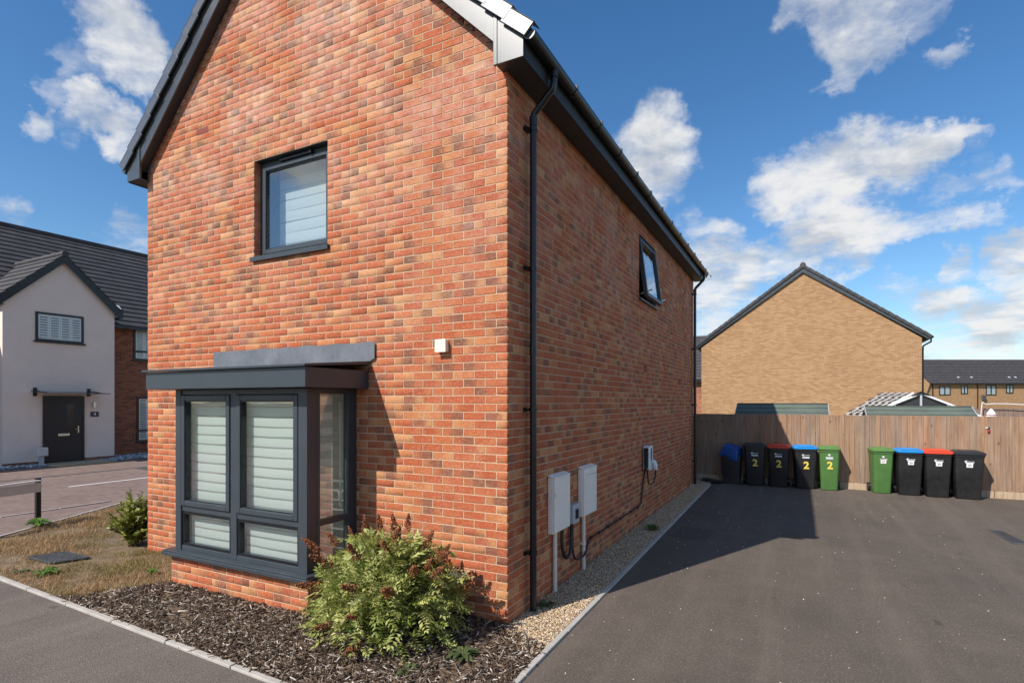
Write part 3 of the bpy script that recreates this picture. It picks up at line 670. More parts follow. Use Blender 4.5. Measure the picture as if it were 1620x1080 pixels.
s6 = MB().add([(RX0 - .03, RY - .035, 2.432), (RX1 + .03, RY - .035, 2.432), (RX1 + .03, -.003, 2.50), (RX0 - .03, -.003, 2.50), (RX0 - .03, RY - .035, 2.456), (RX1 + .03, RY - .035, 2.456), (RX1 + .03, -.003, 2.535), (RX0 - .03, -.003, 2.535)],
              [(0, 3, 2, 1), (4, 5, 6, 7), (0, 1, 5, 4), (1, 2, 6, 5), (2, 3, 7, 6), (3, 0, 4, 7)]); s6.build('bay_roof', M['anthracite'], baywin, bevel=.004)
for a0, a1, dz in ((-4.27, -2.885, 0), (-2.93, -1.585, .011)):
    pts = []; nx = 14; vs = []; n0 = -.012 - dz
    for i in range(nx + 1):
        x = a0 + (a1 - a0) * i / nx; wob = math.sin(i * 1.3 + a0) * .004 + rng.uniform(-.003, .003)
        zl = 2.512 + wob
        if a1 > -1.6 and i == nx: zl = 2.56
        vs += [(x, n0 - .004 + wob * .3, zl), (x, n0 - .003 + wob * .4, 2.60), (x, n0 - .002 + wob * .2, 2.735 + wob)]
    fs = [(i * 3 + j, (i + 1) * 3 + j, (i + 1) * 3 + j + 1, i * 3 + j + 1) for i in range(nx) for j in range(2)]
    o = MB().add(vs, fs).build('lead_flashing', M['lead'], baywin); md = o.modifiers.new('thick', 'SOLIDIFY'); md.thickness = .005
s7 = MB().box(-3.95, -1.95, .05, .09, .0, 2.3); s7.build('room_lining', M['pale_room'], baywin)

# ---- roof of the house
OV = .235                                                  # eaves box depth
def rz(d): return 5.33 + PITCH * d                          # lower edge of the bargeboard, d = distance in from the wall line
roof = MB(); YV = -.165; YB = DEP + .16; TH = .05
ZR = 5.33 + PITCH * WID / 2 + .36
for sg in (1, -1):
    ex = .30 if sg == 1 else -WID - .30
    ez = ZR - PITCH * (WID / 2 + .30)
    roof.add([(ex, YV + .03, ez), (ex, YB, ez), (-WID / 2, YB, ZR), (-WID / 2, YV + .03, ZR), (ex, YV + .03, ez - TH), (ex, YB, ez - TH), (-WID / 2, YB, ZR - TH), (-WID / 2, YV + .03, ZR - TH)],
             [(0, 1, 2, 3), (7, 6, 5, 4), (0, 4, 5, 1), (1, 5, 6, 2), (2, 6, 7, 3), (3, 7, 4, 0)])
rf = roof.build('roof', M['roof_tile'], house)
for sg in (1, -1):                                          # tile courses
    for k in range(10):
        d0 = -.30 + k * .325; d1 = d0 + .36
        if d0 > WID / 2: break
        d1 = min(d1, WID / 2 + .02)
        X = (lambda d: -d) if sg == 1 else (lambda d: -WID + d)
        za, zb = ZR - WID / 2 * PITCH + d0 * PITCH, ZR - WID / 2 * PITCH + d1 * PITCH
        MB().add([(X(d0), YV + .05, za + .045), (X(d0), YB, za + .045), (X(d1), YB, zb + .012), (X(d1), YV + .05, zb + .012), (X(d0), YV + .05, za + .008), (X(d0), YB, za + .008), (X(d1), YB, zb + .004), (X(d1), YV + .05, zb + .004)],
                 [(0, 1, 2, 3), (7, 6, 5, 4), (0, 4, 5, 1), (1, 5, 6, 2), (2, 6, 7, 3), (3, 7, 4, 0)]).build('tile_course', M['roof_tile'], rf)
rt_ = MB().tube([(-WID / 2, YV, ZR + .0), (-WID / 2, YB, ZR + .0)], .12, 12).build('ridge_tile', M['roof_tile'], rf, smooth=True)
# dry-verge caps stepping down the rake
cap0 = {}
for sg in (1, -1):
    dirv = Vector((sg, 0, -PITCH)).normalized(); nrm = Vector((sg * PITCH, 0, 1)).normalized(); L = .205 * math.sqrt(1 + PITCH ** 2)
    for k in range(17):
        dmid = -.29 + (k + .5) * .205
        if dmid > WID / 2 - .05: break
        X = -dmid if sg == 1 else -WID + dmid
        c = Vector((X, YV, ZR - WID / 2 * PITCH + dmid * PITCH)) + nrm * .004
        if sg not in cap0:
            mb = MB(); h = .13
            lo, hi = dirv * (L / 2 + .03), -dirv * (L / 2)
            for p0, p1, q in ((lo + nrm * .06, hi + nrm * .035, -1),):
                up = [p0, p1, p1 - nrm * h, p0 - nrm * h]
                mb.add([v + Vector((0, -.022, 0)) for v in up] + [v + Vector((0, .0, 0)) for v in up], [(0, 1, 2, 3), (7, 6, 5, 4), (0, 4, 5, 1), (1, 5, 6, 2), (2, 6, 7, 3), (3, 7, 4, 0)])
                tp = [p0 + nrm * .002, p1 + nrm * .002]
                mb.add([tp[0] + Vector((0, -.022, 0)), tp[1] + Vector((0, -.022, 0)), tp[1] + Vector((0, .10, 0)), tp[0] + Vector((0, .10, 0)), tp[0] + nrm * .008 + Vector((0, -.022, 0)), tp[1] + nrm * .008 + Vector((0, -.022, 0)), tp[1] + nrm * .008 + Vector((0, .10, 0)), tp[0] + nrm * .008 + Vector((0, .10, 0))],
                       [(0, 3, 2, 1), (4, 5, 6, 7), (0, 1, 5, 4), (1, 2, 6, 5), (2, 3, 7, 6), (3, 0, 4, 7)])
            cp = mb.build('verge_cap', M['verge'], house, bevel=.004); cap0[sg] = cp
        else:
            cp = cap0[sg].copy(); COL.objects.link(cp)
        cp.location = c; cp.rotation_euler = (rnd.uniform(-.012, .012), rnd.uniform(-.006, .006), rnd.uniform(-.012, .012))
# bargeboards, verge soffit, box ends, eaves boxes, gutters
for sg in (1, -1):
    X = (lambda d: -d) if sg == 1 else (lambda d: -WID + d)
    y0, y1 = -.135, -.115
    d0, d1 = -.02, WID / 2
    pts = [(X(d0), y0, rz(d0)), (X(d1), y0, rz(d1)), (X(d1), y0, rz(d1) + .275), (X(d0), y0, rz(d0) + .275)]
    MB().poly(pts if sg == -1 else pts[::-1], (0, .02, 0)).build('bargeboard', M['barge'], house, bevel=.003)
    MB().poly([(X(d0), y1, rz(d0) + .012), (X(d1), y1, rz(d1) + .012), (X(d1), -.001, rz(d1) + .012), (X(d0), -.001, rz(d0) + .012)], (0, 0, .012)).build('verge_soffit', M['soffit'], house)
    zb = 5.185; xo = X(-OV)
    pts = [(X(.045), -.142, zb), (xo, -.142, zb), (xo, -.142, rz(-OV) + .275), (X(.045), -.142, rz(.045) + .275)]
    MB().poly(pts if sg == 1 else pts[::-1], (0, .02, 0)).build('box_end', M['barge'], house, bevel=.003)
    MB().box(X(.07), X(.03), -.149, -.118, zb - .004, rz(.05) + .25).build('box_end_trim', M['barge'], house, bevel=.003)
    MB().box(X(-.002), xo, -.122, DEP + .12, zb, zb + .012).build('soffit_board', M['soffit'], house)
    MB().box(X(.05), X(-.002), -.122, -.003, zb, zb + .012).build('soffit_end', M['soffit'], house)
    MB().box(X(-OV + .012), X(-OV - .004), -.122, DEP + .12, zb - .008, 5.40).build('fascia', M['barge' if sg == -1 else 'soffit'], house)
    gx, gz, gr = X(-OV - .062), 5.37, .058
    prof = [(gx + gr * math.cos(t), gz + gr * math.sin(t)) for t in [math.pi + math.pi * k / 9 for k in range(10)]]
    prof = [(gx - gr, gz + .01)] + prof + [(gx + gr, gz + .01)]; inner = [(gx + (x - gx) * .93, gz + (z - gz) * .93 + .004) for x, z in prof[::-1]]
    pr = prof + inner; n = len(pr)
    MB().add([(x, -.15, z) for x, z in pr] + [(x, DEP + .17, z) for x, z in pr], [(i, (i + 1) % n, n + (i + 1) % n, n + i) for i in range(n)]).build('gutter', M['gutter'], house, smooth=True)
    for yy in (-.152, DEP + .168): MB().add([(x, yy, z) for x, z in prof] + [(x, yy + .006, z) for x, z in prof], [tuple(range(len(prof))), tuple(range(len(prof), 2 * len(prof)))[::-1]] + [(i, i + 1, len(prof) + i + 1, len(prof) + i) for i in range(len(prof) - 1)]).build('gutter_end_cap', M['verge'], house)
    if sg == 1:
        y = .05
        while y < DEP:
            y += .82; b_ = MB(); po = [(gx + (x - gx) * 1.12, gz + (z - gz) * 1.12) for x, z in prof]; k = len(po)
            b_.add([(x, y, z) for x, z in po] + [(x, y + .03, z) for x, z in po], [(i, i + 1, k + i + 1, k + i) for i in range(k - 1)]); b_.box(gx - gr * 1.15, gx - gr * .6, y, y + .03, gz - .02, gz + .03); b_.box(gx + gr * .75, gx + gr * 1.18, y, y + .03, gz - .01, gz + .035)
            b_.build('gutter_bracket', M['black_plastic'], house)
GX = OV + .062
def downpipe(y, y_out):
    px_ = .075
    p = MB().tube([(GX, y_out, 5.33), (GX, y_out, 5.20), (GX - .02, y_out, 5.14), (GX - .06, y_out - .005, 5.10), (px_ + .05, y, 4.99), (px_ + .012, y, 4.95), (px_, y, 4.90), (px_, y, 4.8), (px_, y, .03)], .034, 14)
    dp = p.build('downpipe', M['black_plastic'], house, smooth=True)
    MB().tube([(GX, y_out, 5.25), (GX, y_out, 5.33)], .042, 14).build('outlet', M['black_plastic'], dp, smooth=True)
    for z in (4.80, 3.42, 2.02, .60):
        b_ = MB().tube([(px_, y, z - .022), (px_, y, z + .022)], .041, 14); b_.box(.0, .05, y - .06, y + .035, z - .012, z + .012); b_.box(.002, .03, y - .075, y - .055, z - .02, z + .02)
        b_.build('pipe_bracket', M['black_plastic'], dp)
    for z in (4.88, 2.6): MB().tube([(px_, y, z - .045), (px_, y, z + .045)], .0385, 14).build('pipe_socket', M['black_plastic'], dp, smooth=True)
downpipe(.405, .405); downpipe(9.98, 9.98)

# ------------------------------------------------------------ fittings on the walls
t = thing('wall_box', 'small cream square box on front wall beside the bay', 'wall box', (-.715, 0, 2.65))
MB().box(-.775, -.655, -.062, -.003, 2.59, 2.71).build('box_body', M['cream_plastic'], t, bevel=.006); MB().box(-.779, -.651, -.068, -.0625, 2.586, 2.714).build('box_lid', M['cream_plastic'], t, bevel=.003)
def meter(y0, y1, z0, z1, label, grooved, pipe_y, pr):
    t = thing('meter_cabinet', label, 'meter cabinet', (0, (y0 + y1) / 2, 0), 'meter cabinets on the side wall'); D = .068
    MB().box(.003, D, y0, y1, z0, z1 - .0).build('cabinet_body', M['white_plastic'], t, bevel=.008)
    d = MB().box(D + .002, D + .016, y0 + .008, y1 - .008, z0 + .010, z1 - .010).build('cabinet_door', M['white_plastic'], t, bevel=.006)
    if grooved:
        r = MB(); ring(r, wall_map('side', D + .017), y0 + .04, y1 - .04, z0 + .05, z1 - .04, .012, 0, .006); r.build('door_panel_moulding', M['white_plastic'], d, bevel=.002)
        MB().box(D + .017, D + .021, y0 + .06, y1 - .06, z1 - .085, z1 - .078).build('door_slot', M['grey_plastic'], d)
    else: MB().box(D + .017, D + .021, y0 + .012, y0 + .020, z0 + .40, z0 + .45).build('hinge', M['grey_plastic'], d)
    MB().add([(0.003, y0 - .004, z1 + .028), (0.003, y1 + .004, z1 + .028), (D + .02, y1 + .004, z1 + .002), (D + .02, y0 - .004, z1 + .002), (0.003, y0 - .004, z1 + .012), (0.003, y1 + .004, z1 + .012), (D + .02, y1 + .004, z1 - .008), (D + .02, y0 - .004, z1 - .008)], [(0, 1, 2, 3), (7, 6, 5, 4), (0, 4, 5, 1), (1, 5, 6, 2), (2, 6, 7, 3), (3, 7, 4, 0)]).build('cabinet_hood', M['white_plastic'], t, bevel=.002)
    MB().tube([(.036, pipe_y, z0), (.036, pipe_y, -.03)], pr, 12).build('supply_pipe', M['pipe'], t, smooth=True)
    if grooved:
        b_ = MB().box(.003, .036, pipe_y - .045, pipe_y + .045, .33, .35); b_.tube([(.036, pipe_y, .325), (.036, pipe_y, .355)], pr + .007, 12); b_.build('pipe_clip', M['pipe'], t)
meter(.925, 1.395, .665, 1.275, 'near white meter cabinet with plain door next to the black downpipe', False, 1.05, .024)
meter(1.85, 2.335, .685, 1.270, 'far white meter cabinet with panelled door beyond the grey switch box', True, 1.96, .024)
t = thing('isolator_switch', 'small grey switch box between the two white meter cabinets', 'switch box', (0, 1.6, .8))
MB().box(.003, .075, 1.52, 1.71, .66, .885).build('switch_body', M['grey_plastic'], t, bevel=.008); MB().box(.076, .086, 1.575, 1.66, .715, .83).build('switch_window', M['dark_glass'], t, bevel=.002)
t = thing('charger', 'white car charger with looped black cable hung on side wall', 'car charger', (0, 5.25, 1.1))
y0, z0 = 5.02, .90
MB().poly([(.004, y0, z0 + .03), (.004, y0 + .05, z0), (.004, y0 + .20, z0), (.004, y0 + .25, z0 + .03), (.004, y0 + .25, z0 + .40), (.004, y0 + .22, z0 + .43), (.004, y0 + .03, z0 + .43), (.004, y0, z0 + .40)][::-1], (.12, 0, 0)).build('charger_body', M['white_upvc'], t, bevel=.012)
MB().box(.03, .10, y0 - .004, y0 - .0005, z0 + .05, z0 + .40).build('side_panel', M['dark_glass'], t); MB().box(.1245, .128, y0 + .09, y0 + .15, z0 + .16, z0 + .39).build('front_panel', M['dark_glass'], t)
MB().tube([(.10, y0 + .17, z0 + .17), (.16, y0 + .18, z0 + .14), (.185, y0 + .185, z0 + .08), (.185, y0 + .185, z0 + .01)], [.03, .038, .036, .028], 10).build('charging_plug', M['white_upvc'], t, smooth=True)
c = MB().tube([(.185, y0 + .185, z0 + .02), (.18, y0 + .19, z0 - .10), (.15, y0 + .17, z0 - .22), (.12, y0 + .12, z0 - .25), (.09, y0 + .06, z0 - .22), (.08, y0 + .03, z0 - .08), (.08, y0 + .02, z0 + .05), (.09, y0 - .02, z0 + .22), (.07, y0 - .02, z0 + .40)], .012, 8)
th = [2 * math.pi * k / 26 for k in range(53)]
c.tube([(.04 + .03 * (k % 26) / 26 + .02 * (k > 26), y0 - .035 - .012 * math.sin(a_), z0 + .20 + .19 * math.cos(a_)) for k, a_ in enumerate(th)], .011, 7); c.build('charging_cable', M['cable'], t, smooth=True)
def smooth_path(pts, n=8):
    pts = [Vector(p) for p in pts]; out = []
    for i in range(len(pts) - 1):
        p0, p1, p2, p3 = pts[max(i - 1, 0)], pts[i], pts[i + 1], pts[min(i + 2, len(pts) - 1)]
        for k in range(n):
            s = k / n; out.append(.5 * ((2 * p1) + (p2 - p0) * s + (2 * p0 - 5 * p1 + 4 * p2 - p3) * s * s + (3 * p1 - p0 - 3 * p2 + p3) * s ** 3))
    return out + [pts[-1]]
t = thing('supply_cable', 'black power cable clipped along foot of the side wall to charger', 'cable', (0, 3, .3))
MB().tube(smooth_path([(.04, 1.58, .68), (.04, 1.57, .45), (.05, 1.59, .27), (.06, 1.70, .21), (.075, 1.90, .225), (.045, 2.08, .29), (.022, 2.3, .33), (.02, 2.9, .33), (.02, 3.6, .335), (.02, 4.2, .335), (.02, 4.62, .34), (.022, 4.82, .38), (.025, 4.90, .55), (.03, 4.97, .75), (.03, 5.06, .91)]), .013, 8).build('cable_run', M['cable'], t, smooth=True)
MB().tube(smooth_path([(.04, 1.25, .68), (.04, 1.24, .50), (.05, 1.28, .36), (.05, 1.38, .31), (.05, 1.48, .36), (.04, 1.53, .50), (.04, 1.54, .68)]), .020, 8).build('cable_loop', M['cable'], t, smooth=True)
for y in (2.28, 2.6, 3.0, 3.6, 4.2, 4.62): MB().box(.003, .036, y - .012, y + .012, .316, .353).build('cable_clip', M['cable'], t)

# ------------------------------------------------------------ fence
fx0, fx1, FY = -.28, 8.6, 11.06
fence = thing('fence', 'weathered brown close-board timber fence along the back of the drive', 'fence', (4, FY, 0))
bm = []
for k in range(4):
    w = .118 + .004 * k; sk = rnd.uniform(-.004, .004)
    me = bpy.data.meshes.new('fence_board'); h = 1.62
    v = [(0, 0, 0), (w, -.004, 0), (w, .012, 0), (0, .012, 0), (sk * .5, 0, h / 2), (w + sk, -.006, h / 2), (w + sk, .012, h / 2), (sk, .012, h / 2), (0, 0, h), (w, -.004, h), (w, .012, h), (0, .012, h)]
    me.from_pydata(v, [], [(3, 2, 1, 0), (8, 9, 10, 11)] + [(a + o, a + (o + 1) % 4, a + 4 + (o + 1) % 4, a + 4 + o) for a in (0, 4) for o in range(4)]); me.materials.append(M['fence']); bm.append((me, w))
x = fx0
while x < fx1:
    me, w = bm[rnd.randrange(4)]; o = bpy.data.objects.new('fence_board', me); COL.objects.link(o); o.parent = fence
    o.location = (x - 4, rnd.uniform(-.006, .004) - .018, .155 + rnd.uniform(-.004, .004)); o.rotation_euler = (rnd.uniform(-.004, .004), rnd.uniform(-.004, .004), R(-4.5) + rnd.uniform(-.02, .02)); x += .104
gb = None
for k in range(4):
    x0 = fx0 + k * 2.16; MB().box(x0 + .004, x0 + 2.150, FY - .030, FY - .004, -.01, .150).build('gravel_board', M['gravel_board'], fence, bevel=.003)
    MB().box(x0 - .05, x0 + .05, FY + .012, FY + .11, -.1, 1.78).build('fence_post', M['fence'], fence)
for z in (.35, .95, 1.6): MB().box(fx0, fx1, FY + .014, FY + .055, z - .04, z + .04).build('fence_rail', M['fence'], fence)
t = thing('latch_knob', 'small dark red handle fixed high on the fence boards', 'handle', (6.1, FY - .03, 1.46))
MB().loft([[(6.1 + r * math.cos(a_) * .8, FY - .045 + r * math.sin(a_) * .5, z) for a_ in [2 * math.pi * k / 10 for k in range(10)]] for r, z in ((.005, 1.40), (.028, 1.42), (.034, 1.45), (.026, 1.485), (.016, 1.50))]).build('handle_grip', M['red_dark'], t, smooth=True)
MB().tube([(6.1, FY - .045, 1.495), (6.1, FY - .045, 1.54)], .016, 8).build('handle_top', M['black_plastic'], t, smooth=True); MB().box(6.04, 6.085, FY - .05, FY - .03, 1.515, 1.535).build('handle_plate', M['white_upvc'], t)

# ------------------------------------------------------------ wheelie bins
def rrect(cx, cy, w, d, r, z, n=4):
    out = []
    for sx, sy, a0 in ((1, -1, -90), (1, 1, 0), (-1, 1, 90), (-1, -1, 180)):
        for k in range(n + 1):
            a_ = R(a0 + 90 * k / n); out.append((cx + sx * (w / 2 - r) + r * math.cos(a_), cy + sy * (d / 2 - r) + r * math.sin(a_), z))
    return out
def make_bin(label, body, lidm, number=None, paper=False, w=.50, h=1.06, green=False):
    t = thing('wheelie_bin', label, 'wheelie bin', (0, 0, 0), 'wheelie bins along the fence', shift=False); dd = .54
    rings = [rrect(0, .02, w * .78, dd * .72, .04, .012), rrect(0, .02, w * .80, dd * .74, .045, .03), rrect(0, .005, w * .90, dd * .88, .05, .55 * h), rrect(0, 0, w * .95, dd * .95, .05, .86 * h), rrect(0, 0, w * .95, dd * .95, .05, .865 * h), rrect(0, 0, w * 1.0, dd * 1.0, .055, .87 * h), rrect(0, 0, w * 1.0, dd * 1.0, .055, .915 * h)]
    b_ = MB().loft(rings).build('bin_body', body, t, smooth=True)
    def fy(z): s = min(1, max(0, z / (.86 * h))); return .02 * (1 - s) - dd / 2 * (.74 + .21 * s) - .0
    sl_ = lambda z: fy(z) - .004
    p = MB(); z0, z1 = .06, .60 * h; wa, wb_ = w * .19, w * .22
    for sx in (-1, 1): p.add([(sx * wa, sl_(z0), z0), (sx * (wa + .016), sl_(z0), z0), (sx * (wb_ + .016), sl_(z1), z1), (sx * wb_, sl_(z1), z1), (sx * wa, sl_(z0) + .02, z0), (sx * (wa + .016), sl_(z0) + .02, z0), (sx * (wb_ + .016), sl_(z1) + .02, z1), (sx * wb_, sl_(z1) + .02, z1)], [(0, 1, 2, 3), (0, 4, 5, 1), (1, 5, 6, 2), (2, 6, 7, 3), (3, 7, 4, 0)])
    p.add([(-wb_, sl_(z1), z1 - .016), (wb_, sl_(z1), z1 - .016), (wb_, sl_(z1), z1), (-wb_, sl_(z1), z1), (-wb_, sl_(z1) + .02, z1 - .016), (wb_, sl_(z1) + .02, z1 - .016), (wb_, sl_(z1) + .02, z1), (-wb_, sl_(z1) + .02, z1)], [(0, 1, 2, 3), (0, 4, 5, 1), (2, 6, 7, 3)])
    p.build('front_rib', body, b_)
    L = [rrect(0, -.005, w * 1.05, dd * 1.06, .06, .918 * h), rrect(0, -.005, w * 1.06, dd * 1.07, .06, .945 * h), rrect(0, .0, w * 1.0, dd * 1.0, .06, .965 * h), rrect(0, .02, w * .86, dd * .82, .06, .985 * h), rrect(0, .03, w * .80, dd * .72, .05, .99 * h)]
    ld = MB().loft(L).build('bin_lid', lidm, t, smooth=True)
    MB().loft([rrect(0, .0, w * .66, dd * .52, .04, .986 * h), rrect(0, .0, w * .62, dd * .48, .04, 1.0 * h)]).build('lid_panel', lidm, ld, smooth=True)
    MB().box(-w * .36, w * .36, -dd * .50, -dd * .40, .966 * h, .9725 * h).build('lid_grip', M['bin_black'] if not green else lidm, ld)
    MB().tube([(-w * .42, dd / 2 + .035, .93 * h), (w * .42, dd / 2 + .035, .93 * h)], .016, 8).build('handle_bar', body, t, smooth=True)
    for sx in (-1, 1):
        wl = MB().tube([(sx * (w * .40), dd * .40, .10), (sx * (w * .40 + .05), dd * .40, .10)], .10, 18).build('wheel', M['bin_black'], t, smooth=True)
        MB().tube([(sx * (w * .40 + .048), dd * .40, .10), (sx * (w * .40 + .056), dd * .40, .10)], .055, 12).build('hub', M['grey_plastic'] if False else M['lid_black'], wl, smooth=True)
    def face(me, z, dx=0., m=None, name='print'):
        vs, fs = me; sl2 = (fy(.8 * h) - fy(.1 * h)) / (.7 * h)
        o = MB().add([(v[0] + dx, fy(z + v[1]) - .0065, z + v[1]) for v in vs], fs).build(name, m, b_); return o
    rect = lambda w_, h_: ([(-w_ / 2, -h_ / 2), (w_ / 2, -h_ / 2), (w_ / 2, h_ / 2), (-w_ / 2, h_ / 2)], [(0, 1, 2, 3)])
    z = .77 * h
    leaf = ([(-.035, 0), (-.012, .022), (.02, .026), (.006, .012), (.028, .004), (.008, -.004), (.022, -.022), (-.012, -.02)], [(0, 7, 6, 5, 4, 3, 2, 1)[::-1]])
    if green: face(leaf, z + .035, 0, M['sticker'], 'emblem'); face(rect(.15, .022), z - .02, 0, M['foil'], 'name_strip')
    else:
        face(leaf, z + .01, -.06, M['foil'], 'emblem')
        for k, (a_, l_) in enumerate(((-.03, .022), (.0, .026), (.03, .02), (.058, .026))): face(rect(l_, .012), z + .01, a_ + .008, M['foil'], 'lettering')
    if number: face(rect(.15, .042), z - .045, 0, M['foil'], 'address_strip'); face(text_mb(number, .24, .008), z - .24 if not green else z - .22, .01, M['yellow'], 'number')
    if paper: face(([(-.075, .055), (-.055, .02), (-.055, -.05), (.055, -.05), (.055, .02), (.075, .055)], [(0, 1, 2, 3, 4, 5)]), z - .065, 0, M['sticker'], 'paper_label'); 
    if paper:
        vs, fs = text_mb(paper, .06, .001); o = MB().add([(v[0], fy(z - .07 + v[1]) - .0085, z - .07 + v[1]) for v in vs], fs).build('label_number', M['ink'] if not green else M['ink_red'], b_)
    return t
BK, GRN = M['bin_black'], M['bin_green']
spec = [(1.40, 10.74, 3, 'black wheelie bin with black lid and yellow 2, left group', BK, M['lid_black'], '2', None, .50, False),
        (1.955, 10.74, -2, 'black wheelie bin with red lid and yellow 2, left group', BK, M['lid_red'], '2', None, .50, False),
        (2.525, 10.70, 4, 'black wheelie bin with bright blue lid and yellow 2', BK, M['lid_blue'], '2', None, .50, False),
        (3.045, 10.72, -3, 'all green wheelie bin with yellow 2', GRN, M['lid_green'], '2', None, .44, True),
        (4.085, 10.77, 4, 'all green wheelie bin with white paper label, no yellow number', GRN, M['lid_green'], None, '24', .42, True),
        (4.60, 10.72, 2, 'black wheelie bin with bright blue lid and white paper label', BK, M['lid_blue'], None, '24', .50, False),
        (5.105, 10.68, 0, 'black wheelie bin with red lid and white paper label', BK, M['lid_red'], None, '24', .50, False),
        (5.645, 10.68, -3, 'black wheelie bin with black lid and white paper label', BK, M['lid_black'], None, '24', .54, False)]
for x, y, r, lab, b_, l_, num, pap, w, gr in spec:
    o = make_bin(lab, b_, l_, num, pap, w, 1.05, gr); o.location = (x, y, 0); o.rotation_euler = (0, 0, R(r + 3))
# open black bin under an upturned blue box
t = thing('storage_bin', 'tall black bin against the fence under a blue crate, no lid', 'bin', (.86, 10.78, 0))
MB().loft([rrect(.86, 10.78, .40, .36, .03, .0), rrect(.86, 10.78, .46, .42, .03, .66), rrect(.86, 10.78, .49, .45, .03, .67), rrect(.86, 10.78, .49, .45, .03, .72)]).build('bin_body', M['bin_black'], t, smooth=True)
t = thing('recycling_crate', 'dark blue plastic crate upturned and tilted on the lidless black bin', 'crate', (.86, 10.76, .72), shift=False); t.rotation_euler = (R(12), R(17), R(-14)); t.location = (.84, 10.76, .69)
MB().loft([rrect(0, 0, .50, .42, .03, .0), rrect(0, 0, .50, .42, .03, .035), rrect(0, 0, .47, .39, .03, .037), rrect(0, 0, .38, .30, .03, .27), rrect(0, 0, .36, .28, .03, .28)]).build('crate_shell', M['box_blue'], t, smooth=True)
for sy in (-1,): MB().box(-.15, .15, sy * .20, sy * .175, .06, .075).build('crate_rib', M['box_blue'], t)
t = thing('loose_lid', 'flat black lid lying on the drive beside the house corner', 'lid', (.35, 10.62, 0))
MB().poly([(.14, 10.50, .06), (.60, 10.40, .012), (.68, 10.78, .012), (.16, 10.92, .07)], (0, 0, .018)).build('lid_plate', M['bin_black'], t, bevel=.004)
MB().poly([(.22, 10.55, .076), (.56, 10.47, .036), (.61, 10.72, .036), (.23, 10.84, .086)], (0, 0, .010)).build('lid_ridge', M['bin_black'], t, bevel=.003)

# ------------------------------------------------------------ covers in the ground
def grate(name, label, pts, z, n, m):
    P4 = [Vector((*p, z)) for p in pts]; c = sum(P4, Vector()) / 4; t = thing(name, label, 'drain cover', tuple(c))
    MB().poly([tuple(p - Vector((0, 0, .02))) for p in P4], (0, 0, .02)).build('cover_plate', m, t)
    b_ = MB()
    for i in range(1, n):
        s = i / n
        for A, B, C_, D in ((P4[0], P4[1], P4[3], P4[2]), (P4[1], P4[2], P4[0], P4[3])): b_.bar(A.lerp(B, s) + Vector((0, 0, .003)), C_.lerp(D, s) + Vector((0, 0, .003)), .012, .006)
    b_.build('tread_bars', m, t)
    f = MB()
    for i in range(4): f.bar(P4[i] + Vector((0, 0, .002)), P4[(i + 1) % 4] + Vector((0, 0, .002)), .03, .012)
    f.build('cover_frame', m, t); return t
grate('manhole_cover', 'square black ribbed inspection cover set in the dry grass', [(-6.72, -.98), (-6.10, -.98), (-5.97, -.62), (-6.56, -.62)], .03, 9, M['iron'])
t = thing('drain_channel', 'narrow dark drain slot in the tarmac at the right', 'drain cover', (5.25, 6.6, 0))
MB().poly([(5.16, 7.1, .0035), (5.22, 6.1, .0035), (5.44, 6.1, .0035), (5.33, 7.1, .0035)], (0, 0, .004)).build('cover_plate', M['iron'], t)
for k in range(9): MB().box(5.21 + k * .004, 5.34 + k * .008, 6.95 - k * .09, 6.98 - k * .09, .008, .012).build('grate_bar', M['gutter'], t)
t = thing('repair_patch', 'square of darker tarmac set in the shaded drive', 'patch', (1.2, 5.0, 0)); 
MB().poly([(.62, 4.25, .003), (1.15, 4.2, .003), (1.2, 5.0, .003), (.66, 5.05, .003)]).build('patch_sheet', asphalt_mat('patch', (.085, .072, .060), (.10, .085, .07)), t)
t = thing('gully_grate', 'dark iron gully grate in the block-paved road', 'drain cover', (-15.6, 6.3, 0))
MB().box(-15.95, -15.45, 5.4, 6.9, .002, .012).build('cover_plate', M['iron'], t)

# ------------------------------------------------------------ street sign seen from behind
t = thing('street_sign', 'low grey sign board on black post at the lawn edge', 'sign', (-9.1, .1, 0))
A, B = Vector((-9.1, .1, 0)), Vector((-8.74, -1.16, 0)); d = (B - A).normalized()
MB().box(-9.135, -9.065, .065, .135, -.1, .80).build('sign_post', M['black_plastic'], t, bevel=.005); q = B
MB().box(q.x - .04, q.x + .04, q.y - .04, q.y + .04, -.1, .80).build('sign_post', M['black_plastic'], t, bevel=.005)
n = Vector((d.y, -d.x, 0)) * -.055
MB().bar(A + n + Vector((0, 0, .645)) - d * .0, B + n + Vector((0, 0, .665)), .022, .155).build('sign_board', M['sign_grey'], t, bevel=.002)
MB().bar(A + n + Vector((0, 0, .757)), B + n + Vector((0, 0, .757)), .05, .026).build('sign_trim', M['white_upvc'], t)

